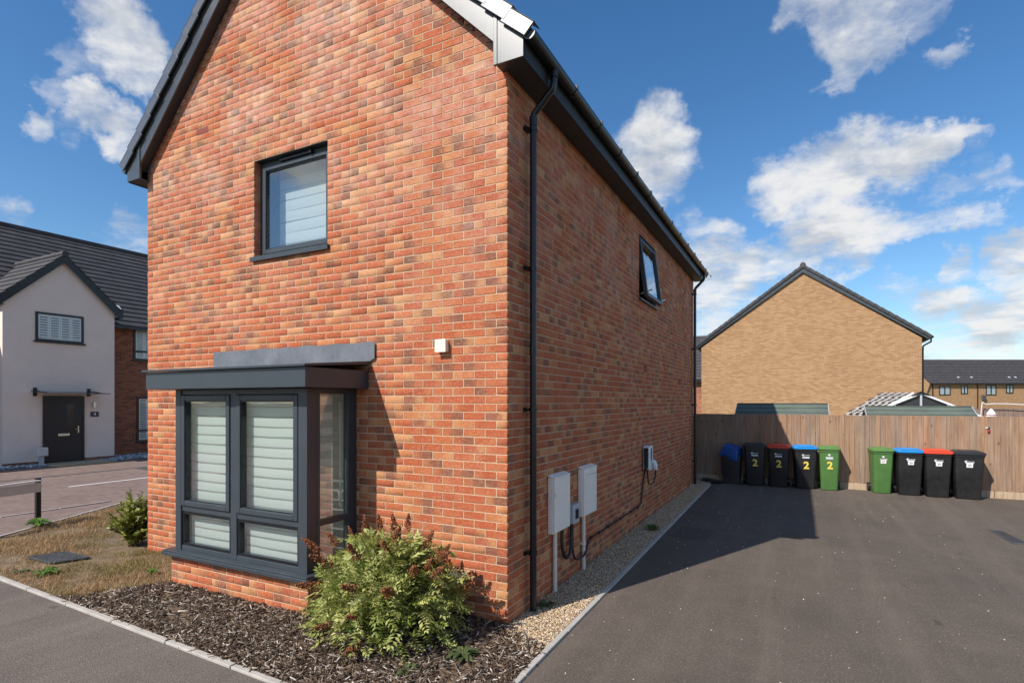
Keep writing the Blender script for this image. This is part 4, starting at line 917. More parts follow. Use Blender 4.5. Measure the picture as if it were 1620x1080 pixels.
# ------------------------------------------------------------ white rendered house across the road
wh = thing('rendered_house', 'white rendered house with black front door and grey tiled roof', 'house', (-22, 6, 0))
GX0, GY0, GY1 = -20.0, 3.62, 6.86
gm = (GY0 + GY1) / 2
def gable_solid(x0, x1, y0, y1, ze, za): return MB().poly([(x0, y0, -.05), (x0, y1, -.05), (x0, y1, ze), (x0, (y0 + y1) / 2, za), (x0, y0, ze)], (x1 - x0, 0, 0))
gable_solid(GX0, -24, GY0, GY1, 5.42, 6.95).build('wing_wall', M['render'], wh)
MB().box(GX0 - .0, GX0 + .012, GY0 - .01, GY1 + .01, -.05, .12).build('wing_plinth', M['far_red'], wh)
MB().box(-21.0, -29.8, -4, 14, -.05, 5.05).build('main_wall', M['far_red'], wh)
def tiled(parent, p0, p1, q0, q1, n, m, th=.045):
    """roof slope from eaves edge p0-p1 up to ridge edge q0-q1 as n overlapping courses"""
    p0, p1, q0, q1 = map(Vector, (p0, p1, q0, q1)); nr = (p1 - p0).cross(q0 - p0).normalized(); nr = nr if nr.z > 0 else -nr
    for k in range(n):
        s0, s1 = k / n, min(1., (k + 1.12) / n)
        a_, b_, c_, d_ = p0.lerp(q0, s0), p1.lerp(q1, s0), p1.lerp(q1, s1), p0.lerp(q0, s1)
        top = [a_ + nr * th, b_ + nr * th, c_ + nr * .012, d_ + nr * .012]; bot = [a_ - nr * .005, b_ - nr * .005, c_ - nr * .005, d_ - nr * .005]
        MB().add(top + bot, [(0, 1, 2, 3), (7, 6, 5, 4), (0, 4, 5, 1), (1, 5, 6, 2), (2, 6, 7, 3), (3, 7, 4, 0)]).build('tile_course', m, parent)
mrf = MB().add([(-20.72, -4.2, 4.98), (-20.72, 14.2, 4.98), (-25.5, 14.2, 9.02), (-25.5, -4.2, 9.02), (-30.2, -4.2, 4.98), (-30.2, 14.2, 4.98)], [(0, 1, 2, 3), (3, 2, 5, 4), (0, 3, 4), (1, 5, 2), (0, 4, 5, 1)]).build('roof', M['roof_tile'], wh)
tiled(mrf, (-20.7, -4.2, 5.02), (-20.7, 14.2, 5.02), (-25.5, -4.2, 9.05), (-25.5, 14.2, 9.05), 19, M['roof_tile'], .05)
MB().tube([(-25.5, -4.2, 9.07), (-25.5, 14.2, 9.07)], .12, 8).build('ridge_tile', M['roof_tile'], mrf, smooth=True)
MB().box(-20.72, -20.60, 6.9, 14.2, 4.90, 5.02).build('gutter', M['black_plastic'], wh)
ov = .22; rise = (6.95 - 5.42) / (gm - GY0)
zr = 7.10; ze = zr - rise * (gm - GY0 + ov)
wrf = MB().add([(GX0 + .12, GY0 - ov, ze), (GX0 + .12, GY1 + ov, ze), (GX0 + .12, gm, zr), (-23.2, GY0 - ov, ze), (-23.2, GY1 + ov, ze), (-23.2, gm, zr)], [(0, 2, 5, 3), (2, 1, 4, 5)]).build('wing_roof', M['roof_tile'], wh)
tiled(wrf, (GX0 + .16, GY0 - ov, ze + .01), (-22.6, GY0 - ov, ze + .01), (GX0 + .16, gm, zr + .01), (-24., gm, zr + .01), 7, M['roof_tile'])
tiled(wrf, (GX0 + .16, GY1 + ov, ze + .01), (-22.6, GY1 + ov, ze + .01), (GX0 + .16, gm, zr + .01), (-24., gm, zr + .01), 7, M['roof_tile'])
MB().tube([(GX0 + .2, gm, zr + .03), (-24., gm, zr + .03)], .11, 8).build('ridge_tile', M['roof_tile'], wrf, smooth=True)
for sg in (-1, 1):
    yo = gm + sg * (gm - GY0 + ov); pts = [(GX0 + .15, gm, zr + .02), (GX0 + .15, yo, ze + .02), (GX0 + .15, yo, ze - .20), (GX0 + .15, yo - sg * .12, ze - .20), (GX0 + .15, gm, zr - .26)]
    MB().poly(pts if sg == -1 else pts[::-1], (-.03, 0, 0)).build('bargeboard', M['black_plastic'], wh)
    MB().box(GX0 + .12, -21, yo, yo - sg * (ov - .004), ze - .19, ze - .16).build('soffit_board', M['soffit'], wh)
def far_window(parent, mp, u0, u1, z0, z1, cols, slats, m_room=None, lower=None):
    f = MB(); ring(f, mp, u0, u1, z0, z1, .07, -.02, .035)
    ub(f, mp, u0 - .05, u1 + .05, 0, .07, z0 - .05, z0)
    if lower: ub(f, mp, u0 + .07, u1 - .07, -.02, .034, lower - .04, lower + .04)
    o = f.build('window', M['black_plastic'], parent)
    b_ = MB(); ub(b_, mp, u0 + .06, u1 - .06, .001, .004, z0 + .06, z1 - .06); b_.build('shutter_back', M['dark_room'], o)
    wd = (u1 - u0 - .14) / cols
    for c in range(cols):
        a_, b2 = u0 + .07 + c * wd, u0 + .07 + (c + 1) * wd
        s = MB(); ring(s, mp, a_ + .004, b2 - .004, z0 + .07, z1 - .07, .042, .005, .016); zz = z0 + .13
        while zz < z1 - .14: ub(s, mp, a_ + .045, b2 - .045, .006, .015, zz, zz + slats * .58); zz += slats
        s.build('shutter_leaf', M['shutter'], o)
    pane('window_pane', mp, u0 + .07, u1 - .07, z0 + .07, z1 - .07, .026, M['far_glass'], o)
    return o
mw = wall_map('side', GX0); far_window(wh, mw, 4.47, 5.86, 4.12, 5.08, 4, .085)
mr = wall_map('side', -21.0); far_window(wh, mr, 8.06, 9.2, 3.75, 5.0, 3, .085, lower=4.1); far_window(wh, mr, 8.18, 9.3, .50, 2.28, 3, .085, lower=.95)
dr = MB(); ub(dr, mw, 4.74, 5.80, .004, .045, .05, 2.22); door = dr.build('front_door', M['door_black'], wh, bevel=.004)
d2 = MB(); ring(d2, mw, 4.67, 5.87, .0, 2.29, .07, .002, .06); d2.build('door_frame', M['black_plastic'], door)
d3 = MB(); ub(d3, mw, 5.33, 5.55, .047, .05, 1.15, 2.0); d3.build('door_glass', M['dark_glass'], door)
d4 = MB(); ub(d4, mw, 5.08, 5.42, .047, .06, .93, 1.01); d4.build('letter_plate', M['chrome'], door, bevel=.003)
d5 = MB(); ub(d5, mw, 5.665, 5.70, .047, .06, 1.02, 1.25); d5.tube([(GX0 + .065, 5.68, 1.15), (GX0 + .10, 5.68, 1.15), (GX0 + .10, 5.56, 1.15)], .012, 6); d5.build('door_handle', M['chrome'], door)
d6 = MB().poly([(GX0, 4.36, 2.43), (GX0 + .85, 4.36, 2.36), (GX0 + .85, 6.30, 2.36), (GX0, 6.30, 2.43)][::-1], (0, 0, .025)); d6.build('door_canopy', M['dark_glass'], wh)
for yy in (4.46, 6.02):
    c = MB().bar((GX0, yy, 2.47), (GX0 + .75, yy, 2.40), .03, .02); c.box(GX0, GX0 + .03, yy - .05, yy + .05, 2.28, 2.56); c.build('canopy_arm', M['black_plastic'], wh)
c = MB().tube([(GX0 + .06, 6.19, 1.88), (GX0 + .06, 6.19, 2.08)], .045, 10); c.box(GX0, GX0 + .05, 6.16, 6.22, 1.94, 2.02); c.build('wall_lamp', M['chrome'], wh, smooth=True)
c = MB(); ub(c, mw, 6.08, 6.34, .002, .02, 1.56, 1.74); pl_ = c.build('number_plate', M['anthracite'], wh)
vs, fs = text_mb('4', .15, .003); MB().add([(GX0 + .022, 6.21 + v[0], 1.65 + v[1]) for v in vs], fs).build('house_number', M['sticker'], pl_)
MB().tube([(-20.75, 7.15, 0), (-20.75, 7.15, 4.95)], .035, 8).build('downpipe', M['black_plastic'], wh)
s_ = (Vector((-25.5, 0, 9.05)) - Vector((-20.7, 0, 5.02))); c0 = Vector((-20.7, 7.6, 5.02)) + s_ * .18 + Vector((0, 0, .07))
MB().obox(c0, s_.normalized() * .13, (0, .26, 0), Vector((-s_.z, 0, s_.x)).normalized() * -.03).build('roof_vent', M['sign_grey'], wh)
for y0, y1 in ((4.55, 5.25), (5.27, 6.3)): tag(MB().box(-19.95, -18.75, y0, y1, .0, .035).build('doorstep_slab', M['sandstone']), 'tan paving slab at foot of the black front door, %s half' % ('left' if y0 < 5 else 'right'), 'slab', 'doorstep slabs')
t = thing('service_pedestal', 'short grey service box on post beside the black front door', 'pedestal', (-19.6, 4.50, 0))
MB().box(-19.65, -19.55, 4.42, 4.53, -.05, .32).build('pedestal_post', M['grey_plastic'], t); MB().box(-19.70, -19.48, 4.34, 4.62, .32, .60).build('pedestal_head', M['sign_grey'], t, bevel=.02)

# ------------------------------------------------------------ buff brick gable house behind the fence
bh = thing('buff_house', 'buff brick house with blank gable wall behind the fence', 'house', (2.6, 30, 0))
bx0, bx1, by0, by1, bez, bap = -2.33, 7.44, 27.0, 36., 5.05, 8.62; bmid = (bx0 + bx1) / 2
MB().poly([(bx0, by0, -.1), (bx1, by0, -.1), (bx1, by0, bez), (bmid, by0, bap), (bx0, by0, bez)][::-1], (0, .3, 0)).build('gable_wall', M['buff'], bh)
MB().box(bx0, bx0 + .3, by0 + .31, by1, -.1, bez).build('flank_wall', M['buff_y'], bh); MB().box(bx1 - .3, bx1, by0 + .31, by1, -.1, bez).build('flank_wall', M['buff_y'], bh)
sl_ = (bap - bez) / (bmid - bx0); bo = .33; zr = bap + .26; zev = zr - sl_ * (bmid - bx0 + bo)
br_ = MB().add([(bx0 - bo, by0 - .08, zev), (bx1 + bo, by0 - .08, zev), (bmid, by0 - .08, zr), (bx0 - bo, by1, zev), (bx1 + bo, by1, zev), (bmid, by1, zr)], [(0, 2, 5, 3), (2, 1, 4, 5)]).build('roof', M['roof_tile'], bh)
for sg in (-1, 1):
    xo = bmid + sg * (bmid - bx0 + bo)
    tiled(br_, (xo, by0 - .12, zev + .01), (xo, by1, zev + .01), (bmid, by0 - .12, zr + .01), (bmid, by1, zr + .01), 17, M['roof_tile'], .07)
    pts = [(bmid, by0 - .10, zr + .0), (xo, by0 - .10, zev + .0), (xo, by0 - .10, zev - .16), (bmid, by0 - .10, zr - .30)]
    MB().poly(pts if sg == 1 else pts[::-1], (0, .03, 0)).build('bargeboard', M['barge'], bh)
    n = 19; d = Vector((bmid - xo, 0, zr - zev)); cp0 = None
    for k in range(n):
        c = Vector((xo, by0 - .135, zev + .03)) + d * ((k + .5) / n)
        if cp0 is None:
            u_ = d / n * .53; nn = Vector((-d.z, 0, d.x)).normalized(); nn = nn if nn.z > 0 else -nn
            cp0 = MB().obox((2.6, 30, 0), u_ + nn * .012, (0, .03, 0), nn * .065).build('verge_cap', M['roof_tile'], bh); cp = cp0
        else: cp = cp0.copy(); COL.objects.link(cp)
        cp.location = Vector((c.x - 2.6, c.y - 30, c.z))
    MB().tube([(xo + sg * .05, by0 - .1, zev), (xo + sg * .05, by1, zev)], .06, 8).build('gutter', M['black_plastic'], bh, smooth=True)
MB().tube([(bmid, by0 - .17, zr + .06), (bmid, by1, zr + .06)], .14, 8).build('ridge_tile', M['roof_tile'], bh, smooth=True)
xo = bx1 + bo
MB().tube([(xo + .03, by0 + .1, zev - .03), (xo + .03, by0 + .1, zev - .2), (xo - .2, by0 + .1, zev - .34), (bx1 + .06, by0 + .1, zev - .4), (bx1 + .05, by0 + .1, zev - .6), (bx1 + .05, by0 + .1, 0)], .04, 8).build('downpipe', M['black_plastic'], bh, smooth=True)

# ------------------------------------------------------------ terrace far to the right, and a house glimpsed on the left of the gable
far = thing('terrace_house', 'long buff brick terrace with grey roof far beyond the fence', 'house', (28, 108, 0), shift=False)
far.location = CAM + FW * 88 + RT * 66; far.location.z = 0; far.rotation_euler = (0, 0, YAW)
mt = wall_map('front', 0)
MB().box(0.3, 60, 0, 8, -.1, 4.95).build('terrace_wall', M['buff'], far)
tr_ = MB().add([(-.2, -.4, 4.95), (60, -.4, 4.95), (60, 4, 9.0), (-1.4, 4, 9.0), (-.2, 8.4, 4.95), (60, 8.4, 4.95)], [(0, 1, 2, 3), (3, 2, 5, 4), (0, 3, 4), (1, 5, 2)]).build('roof', M['roof_tile'], far)
tiled(tr_, (-.2, -.4, 4.98), (60, -.4, 4.98), (-1.4, 4, 9.03), (60, 4, 9.03), 15, M['roof_tile'], .07)
MB().add([(-1.6, -.1, 6.4), (-.2, -.44, 4.9), (.35, -.02, 4.9), (.35, -.02, -.1), (-1.6, -.02, -.1)], [(0, 4, 3, 2, 1)]).build('end_gable', M['buff'], far)
for a_, b_, z0, z1, n_ in ((1.55, 3.35, 3.1, 4.55, 2), (5.0, 6.1, 3.3, 4.65, 2), (8.95, 10.6, 3.1, 4.7, 2), (12.15, 13.3, 3.4, 4.75, 2)):
    f = MB(); ring(f, mt, a_, b_, z0, z1, .13, -.02, .05); ub(f, mt, (a_ + b_) / 2 - .08, (a_ + b_) / 2 + .08, -.02, .049, z0, z1); o = f.build('window', M['black_plastic'], far)
    g_ = MB(); ub(g_, mt, a_ + .12, b_ - .12, .001, .01, z0 + .12, z1 - .12); g_.build('window_blind', M['white_upvc'] if False else M['grey_plastic'], o); pane('window_pane', mt, a_ + .12, b_ - .12, z0 + .12, z1 - .12, .03, M['far_glass'], o)
for xx in (.5, 7.6): MB().tube([(xx, -.08, 0), (xx, -.08, 4.9)], .07, 6).build('downpipe', M['black_plastic'], far)
MB().box(-.2, 60, -.5, -.36, 4.86, 5.02).build('gutter', M['black_plastic'], far)
for xx in (5.1, 7.2, 13.2, 14.2): MB().obox((xx, .62, 5.96), (.16, 0, 0), (0, .10, .09), (0, -.03, .035)).build('roof_vent', M['grey_plastic'], far)
ds = MB(); rr = [[(8.35 + r * math.cos(a_), -.25 - y, 2.75 + r * math.sin(a_)) for a_ in [2 * math.pi * k / 14 for k in range(14)]] for r, y in ((.42, .12), (.3, .02), (.05, 0))]; ds.loft(rr); ds.tube([(8.35, -.25, 2.75), (8.35, 0, 2.4)], .03, 6); ds.build('satellite_dish', M['iron'], far, smooth=True)
t = thing('glimpsed_house', 'sliver of red brick house with grey roof between near house and buff gable', 'house', (-6, 50, 0))
MB().box(-12, -3.85, 47, 56, -.1, 4.0).build('house_wall', far_brick_mat('far_red_x', 'X', [(.22, .07, .04), (.36, .12, .06), (.42, .17, .085)], (.3, .22, .16)), t)
rr_ = MB().add([(-12.3, 46.7, 4.0), (-3.5, 46.7, 4.0), (-3.5, 51.5, 8.4), (-12.3, 51.5, 8.4), (-12.3, 56.3, 4.0), (-3.5, 56.3, 4.0)], [(0, 1, 2, 3), (3, 2, 5, 4), (0, 3, 4), (1, 5, 2)]).build('roof', M['roof_tile'], t)
tiled(rr_, (-12.3, 46.68, 4.03), (-3.5, 46.68, 4.03), (-12.3, 51.5, 8.43), (-3.5, 51.5, 8.43), 15, M['roof_tile'], .06); MB().box(-12.3, -3.5, 46.55, 46.7, 3.82, 4.02).build('gutter', M['black_plastic'], t)

# ------------------------------------------------------------ garden buildings behind the fence
def shed(label, x0, x1, y0, y1, ze, za, in0=0., in1=0.):
    t = thing('garden_shed', label, 'shed', ((x0 + x1) / 2, y0, 0), 'felt-roofed sheds behind the fence'); ym = (y0 + y1) / 2
    MB().box(x0 + .08, x1 - .08, y0 + .08, y1 - .08, -.05, ze - .02).build('shed_wall', M['shed_wood'], t)
    MB().add([(x0, y0, ze), (x1, y0, ze), (x1, ym, za), (x0, ym, za), (x0, y1, ze), (x1, y1, ze), (x0, y0, ze - .03), (x1, y0, ze - .03), (x1, ym, za - .03), (x0, ym, za - .03), (x0, y1, ze - .03), (x1, y1, ze - .03)], [(0, 1, 2, 3), (3, 2, 5, 4), (0, 6, 7, 1), (0, 3, 9, 6), (3, 4, 10, 9), (1, 7, 8, 2), (2, 8, 11, 5)]).build('felt_roof', M['felt'], t)
    MB().box(x0, x1, ym - .05, ym + .05, za - .002, za + .012).build('ridge_strip', M['felt'], t)
    for x in (x0 - .012, x1): MB().add([(x, y0 - .01, ze - .09), (x, ym, za - .09), (x, ym, za + .012), (x, y0 - .01, ze + .012), (x + .012, y0 - .01, ze - .09), (x + .012, ym, za - .09), (x + .012, ym, za + .012), (x + .012, y0 - .01, ze + .012)], [(0, 1, 2, 3), (7, 6, 5, 4), (0, 4, 5, 1), (1, 5, 6, 2), (2, 6, 7, 3), (3, 7, 4, 0)]).build('shed_barge', M['grey_plastic'], t)
    for s in (.34, .67):
        a_, b_ = Vector((x0 + .002, y0, ze)).lerp(Vector((x0 + .002, ym, za)), s), Vector((x1 - .002, y0, ze)).lerp(Vector((x1 - .002, ym, za)), s); MB().bar(a_ + Vector((0, 0, .003)), b_ + Vector((0, 0, .003)), .05, .006).build('felt_lap', M['felt'], t)
shed('green felt shed roof over the fence, behind the bins with yellow numbers', .86, 3.08, 11.5, 13.1, 1.70, 2.045)
shed('green felt shed roof over the fence, in front of the tiled summer house', 3.90, 6.06, 11.5, 13.0, 1.68, 1.985)
t = thing('summer_house', 'low garden room with chequered tile roof and glazed white gable', 'summer house', (5.5, 16, 0))
GY = 15.0; AP = (5.51, 2.36); EL, ER = (3.95, 1.62), (7.05, 1.62)
MB().box(3.9, 7.0, GY + .3, 18.5, -.05, 1.66).build('room_wall', M['buff'], t)
MB().poly([(4.25, GY + .02, 1.70), (6.85, GY + .02, 1.70), (AP[0], GY + .02, AP[1] - .05)], (0, .03, 0)).build('gable_glass', M['dark_glass'], t)
for sg, e in ((-1, (4.18, 1.70)), (1, (6.92, 1.66))): MB().bar((AP[0], GY - .04, AP[1] - .02), (e[0], GY - .04, e[1]), .05, .045, (0, -1, 0)).build('white_bargeboard', M['white_upvc'], t)
MB().bar((5.51, GY - .02, 1.70), (5.51, GY - .02, 2.3), .05, .07, (0, -1, 0)).build('glazing_bar', M['grey_plastic'], t)
for sg in (-1, 1): MB().bar((5.51 + sg * .72, GY - .02, 1.70), (5.51 + sg * .88, GY - .02, 2.02) if False else (5.51 + sg * .62, GY - .02, 2.02), .05, .05, (0, -1, 0)).build('glazing_bar', M['grey_plastic'], t)
MB().poly([(5.28, GY - .09, 2.27), (5.51, GY - .09, 2.40), (5.74, GY - .09, 2.27), (5.51, GY - .09, 2.32)][::-1], (0, .06, 0)).build('ridge_finial', M['black_plastic'], t)
MB().poly([(6.45, 14.6, 1.66), (6.95, 14.6, 1.66), (6.95, 14.6, 1.70), (6.45, 14.6, 1.70)][::-1], (0, .05, 0)).build('eaves_trim', M['white_upvc'], t)
# tiles on the near-left slope, staggered like roof scales
P0, P1, P2, P3 = Vector((3.45, 14.55, 1.62)), Vector((4.22, 14.92, 1.66)), Vector((5.35, 15.05, 2.36)), Vector((4.75, 16.6, 2.38))
pm = [None, None]
MB().add([tuple(P0 - Vector((0, 0, .02))), tuple(P1 - Vector((0, 0, .02))), tuple(P2 - Vector((0, 0, .02))), tuple(P3 - Vector((0, 0, .02)))], [(0, 1, 2, 3)]).build('roof_deck', M['pantile_dark'], t)
nr_, nc_ = 9, 9
for i in range(nr_):
    for j in range(nc_):
        s0, u_ = i / nr_, (j + (.5 if i % 2 else 0)) / nc_
        A_ = P0.lerp(P1, min(1, u_)).lerp(P3.lerp(P2, min(1, u_)), s0); B_ = P0.lerp(P1, min(1, u_ + .97 / nc_)).lerp(P3.lerp(P2, min(1, u_ + .97 / nc_)), s0); C_ = P0.lerp(P1, min(1, u_ + .97 / nc_)).lerp(P3.lerp(P2, min(1, u_ + .97 / nc_)), s0 + 1. / nr_); D_ = P0.lerp(P1, min(1, u_)).lerp(P3.lerp(P2, min(1, u_)), s0 + 1. / nr_)
        if (B_ - A_).length < .02: continue
        nrm = (B_ - A_).cross(D_ - A_).normalized(); nrm = nrm if nrm.z > 0 else -nrm
        MB().add([A_ + nrm * .035, B_ + nrm * .035, C_ + nrm * .004, D_ + nrm * .004, A_, B_], [(0, 1, 2, 3), (0, 4, 5, 1)]).build('roof_tile', M['pantile_light'] if (i + j) % 2 else M['pantile_dark'], t)
MB().bar(P0 + Vector((0, -.03, -.03)), P1 + Vector((0, -.03, -.03)), .05, .07).build('eaves_gutter', M['pantile_dark'], t)
MB().bar(P1, P2, .05, .05).build('hip_trim', M['white_upvc'], t)
t = thing('garden_ornament', 'small white pointed ornament with red band peeking over the fence', 'ornament', (6.22, 11.35, 0))
MB().loft([[(6.22 + r * math.cos(a_), 11.35 + r * math.sin(a_), z) for a_ in [2 * math.pi * k / 9 for k in range(9)]] for r, z in ((.09, 1.55), (.105, 1.72), (.10, 1.80), (.06, 1.88), (.012, 1.94))]).build('ornament_body', M['pale_cloth'], t, smooth=True)
MB().loft([[(6.22 + r * math.cos(a_), 11.35 + r * math.sin(a_), z) for a_ in [2 * math.pi * k / 9 for k in range(9)]] for r, z in ((.107, 1.80), (.108, 1.812))], cap=False).build('ornament_band', M['red_dark'], t); MB().tube([(6.22, 11.35, 0), (6.22, 11.35, 1.6)], .03, 6).build('ornament_post', M['shed_wood'], t)
t = thing('garden_fence', 'distant brown garden fence with white hoop behind the white ornament', 'fence', (8.5, 17.5, 0))
for k in range(34): MB().box(7.0 + k * .11, 7.105 + k * .11, 17.5, 17.53, 0, 1.88 + .01 * (k % 3)).build('fence_board', M['trellis'], t)
t = thing('greenhouse_hoop', 'thin white curved hoop above the distant garden fence', 'hoop', (8.2, 17, 0))
MB().tube(smooth_path([(7.35, 17.3, 0), (7.4, 17.3, 1.9), (7.55, 17.3, 2.02), (8.2, 17.3, 2.02), (9.0, 17.3, 1.9), (9.8, 17.3, 1.4)]), .012, 8).build('hoop_tube', M['white_upvc'], t, smooth=True)

# ------------------------------------------------------------ loose stuff on the ground
def in_poly(P, poly):
    x, y = P[:, 0], P[:, 1]; ins = np.zeros(len(P), bool); n = len(poly)
    for i in range(n):
        (x0, y0), (x1, y1) = poly[i], poly[(i + 1) % n]
        c = ((y0 > y) != (y1 > y)) & (x < (x1 - x0) * (y - y0) / (y1 - y0 + 1e-12) + x0); ins ^= c
    return ins
def scatter(poly, n):
    p = np.array(poly); lo, hi = p.min(0), p.max(0); P = rng.uniform(lo, hi, (int(n), 2)); return P[in_poly(P, poly)]
def rot_mats(ax, ay, az):
    cx, sx, cy, sy, cz, sz = np.cos(ax), np.sin(ax), np.cos(ay), np.sin(ay), np.cos(az), np.sin(az); Z = np.zeros_like(cx); O = np.ones_like(cx)
    X = np.stack([np.stack([O, Z, Z], -1), np.stack([Z, cx, -sx], -1), np.stack([Z, sx, cx], -1)], -2); Y = np.stack([np.stack([cy, Z, sy], -1), np.stack([Z, O, Z], -1), np.stack([-sy, Z, cy], -1)], -2); Zm = np.stack([np.stack([cz, -sz, Z], -1), np.stack([sz, cz, Z], -1), np.stack([Z, Z, O], -1)], -2)
    return Zm @ Y @ X
def vnoise(P, s, seed=0):
    """cheap value noise for density and colour patches"""
    r = np.random.default_rng(seed); G = r.random((64, 64)); q = P * s + 100; i = np.floor(q).astype(int); f = q - i; f = f * f * (3 - 2 * f)
    g = lambda a_, b_: G[a_ % 64, b_ % 64]
    return (g(i[:, 0], i[:, 1]) * (1 - f[:, 0]) + g(i[:, 0] + 1, i[:, 1]) * f[:, 0]) * (1 - f[:, 1]) + (g(i[:, 0], i[:, 1] + 1) * (1 - f[:, 0]) + g(i[:, 0] + 1, i[:, 1] + 1) * f[:, 0]) * f[:, 1]
BOXV = np.array([[-1, -1, -1], [1, -1, -1], [1, 1, -1], [-1, 1, -1], [-1, -1, 1], [1, -1, 1], [1, 1, 1], [-1, 1, 1]], float)
BOXF = np.array([[0, 3, 2, 1], [4, 5, 6, 7], [0, 1, 5, 4], [1, 2, 6, 5], [2, 3, 7, 6], [3, 0, 4, 7]])
BED = [(-4.62, path_y(-4.62)), (kerb_x(-1.7), path_y(.52)), (kerb_x(-.25), -.30), (0., -.0), (PL_X1, 0.), (PL_X1, PL_Y), (-4.02, PL_Y)]
P = scatter(BED, 30000); dens = vnoise(P, 3.1, 3); dens = dens * .6 + vnoise(P, 7., 4) * .4; P = P[(dens > .34) | (rng.random(len(P)) < .22)]
n = len(P); sz = np.c_[rng.gamma(3., .0085, n) + .008, rng.uniform(.003, .008, n), rng.uniform(.0012, .004, n)]
Rm = rot_mats(rng.normal(0, .35, n), rng.normal(0, .32, n), rng.uniform(0, 6.28, n))
taper = np.ones((n, 8, 3)); taper[:, [1, 2, 5, 6], 1] = rng.uniform(.2, 1, (n, 1)); taper[:, [0, 3, 4, 7], 1] *= rng.uniform(.4, 1, (n, 1))
V = (BOXV[None] * taper * sz[:, None]); V = np.einsum('nij,nkj->nki', Rm, V) + np.c_[P, rng.uniform(.010, .030, n)][:, None]
pal = np.array([[.050, .032, .021], [.090, .056, .036], [.13, .088, .058], [.21, .155, .11], [.34, .28, .22], [.56, .49, .41]]); ci = rng.choice(6, n, p=[.26, .24, .20, .15, .10, .05]); cc = pal[ci] * rng.uniform(.8, 1.25, (n, 1))
tag(np_mesh('bark_chips', V.reshape(-1, 3), (BOXF[None] + (np.arange(n) * 8)[:, None, None]).reshape(-1, 4), M['chips'], cols=np.repeat(cc, 8, 0), kind='stuff'), 'loose bark chip mulch covering the bed under the bay window', 'bark mulch')
# pebbles
ICO_V = np.array([[0, 0, 1], [.894, 0, .447], [.276, .851, .447], [-.724, .526, .447], [-.724, -.526, .447], [.276, -.851, .447], [.724, .526, -.447], [-.276, .851, -.447], [-.894, 0, -.447], [-.276, -.851, -.447], [.724, -.526, -.447], [0, 0, -1]])
ICO_F = np.array([[0, 1, 2], [0, 2, 3], [0, 3, 4], [0, 4, 5], [0, 5, 1], [1, 6, 2], [2, 7, 3], [3, 8, 4], [4, 9, 5], [5, 10, 1], [2, 6, 7], [3, 7, 8], [4, 8, 9], [5, 9, 10], [1, 10, 6], [11, 7, 6], [11, 8, 7], [11, 9, 8], [11, 10, 9], [11, 6, 10]])
def pebbles(name, P, r0, r1, zl, zh, pal, pr, m, label, cat, flat=.6):
    n = len(P); r = rng.uniform(r0, r1, n); V = ICO_V[None] * (1 + rng.uniform(-.22, .22, (n, 12, 1))) * np.c_[rng.uniform(.7, 1.4, n), rng.uniform(.7, 1.1, n), rng.uniform(flat * .7, flat * 1.2, n)][:, None] * r[:, None, None]
    V = np.einsum('nij,nkj->nki', rot_mats(rng.normal(0, .3, n), rng.normal(0, .3, n), rng.uniform(0, 6.28, n)), V) + np.c_[P, rng.uniform(zl, zh, n)][:, None]
    cc = np.array(pal)[rng.choice(len(pal), n, p=pr)] * rng.uniform(.78, 1.2, (n, 1))
    return tag(np_mesh(name, V.reshape(-1, 3), (ICO_F[None] + (np.arange(n) * 12)[:, None, None]).reshape(-1, 3), m, cols=np.repeat(cc, 12, 0), kind='stuff'), label, cat)
gpal = [(.52, .38, .23), (.62, .50, .34), (.38, .24, .13), (.30, .235, .18), (.68, .59, .45), (.44, .26, .14)]; gp = [.28, .22, .18, .10, .12, .10]
G1 = [(kerb_x(-.5) - .005, -.55), (kerb_x(3.), 3.), (.004, 3.), (.004, .0), (-.05, -.03)]; G2 = [(kerb_x(3.), 3.), (kerb_x(10.8), 10.8), (.004, 10.8), (.004, 3.)]
pebbles('gravel', np.vstack([scatter(G1, 18000), scatter(G2, 34000)]), .005, .012, .008, .022, gpal, gp, M['stones'], 'cream pea gravel strip along the foot of the side wall', 'gravel')
Q = rng.uniform((.45, -3.4), (4.5, 9.8), (800, 2)); w = np.exp(-np.abs(Q[:, 0] - .55) / 1.0) * .6 + .10 + .25 * (vnoise(Q, 1.3, 5) > .68); Q = Q[(rng.random(len(Q)) < w) & (Q[:, 0] > kerb_x(0) + .09)]
pebbles('loose_stones', Q, .003, .0085, .004, .006, [(.62, .55, .45), (.5, .42, .33), (.72, .68, .6)], [.5, .3, .2], M['stones'], 'pale gravel crumbs scattered over the tarmac drive', 'gravel')
SL = [(-20.0, -2), (-19.35, -2), (-19.35, 4.5), (-20.0, 4.5)]; SL2 = [(-21.0, 6.3), (-19.35, 6.3), (-19.35, 12), (-21.0, 12)]
pebbles('slate_chips', np.vstack([scatter(SL, 1500), scatter(SL2, 3200)]), .025, .06, .0, .04, [(.34, .37, .40), (.52, .55, .58), (.74, .76, .77), (.16, .18, .2)], [.35, .3, .2, .15], M['slate'], 'grey blue slate chippings at foot of the white house', 'gravel', .35)
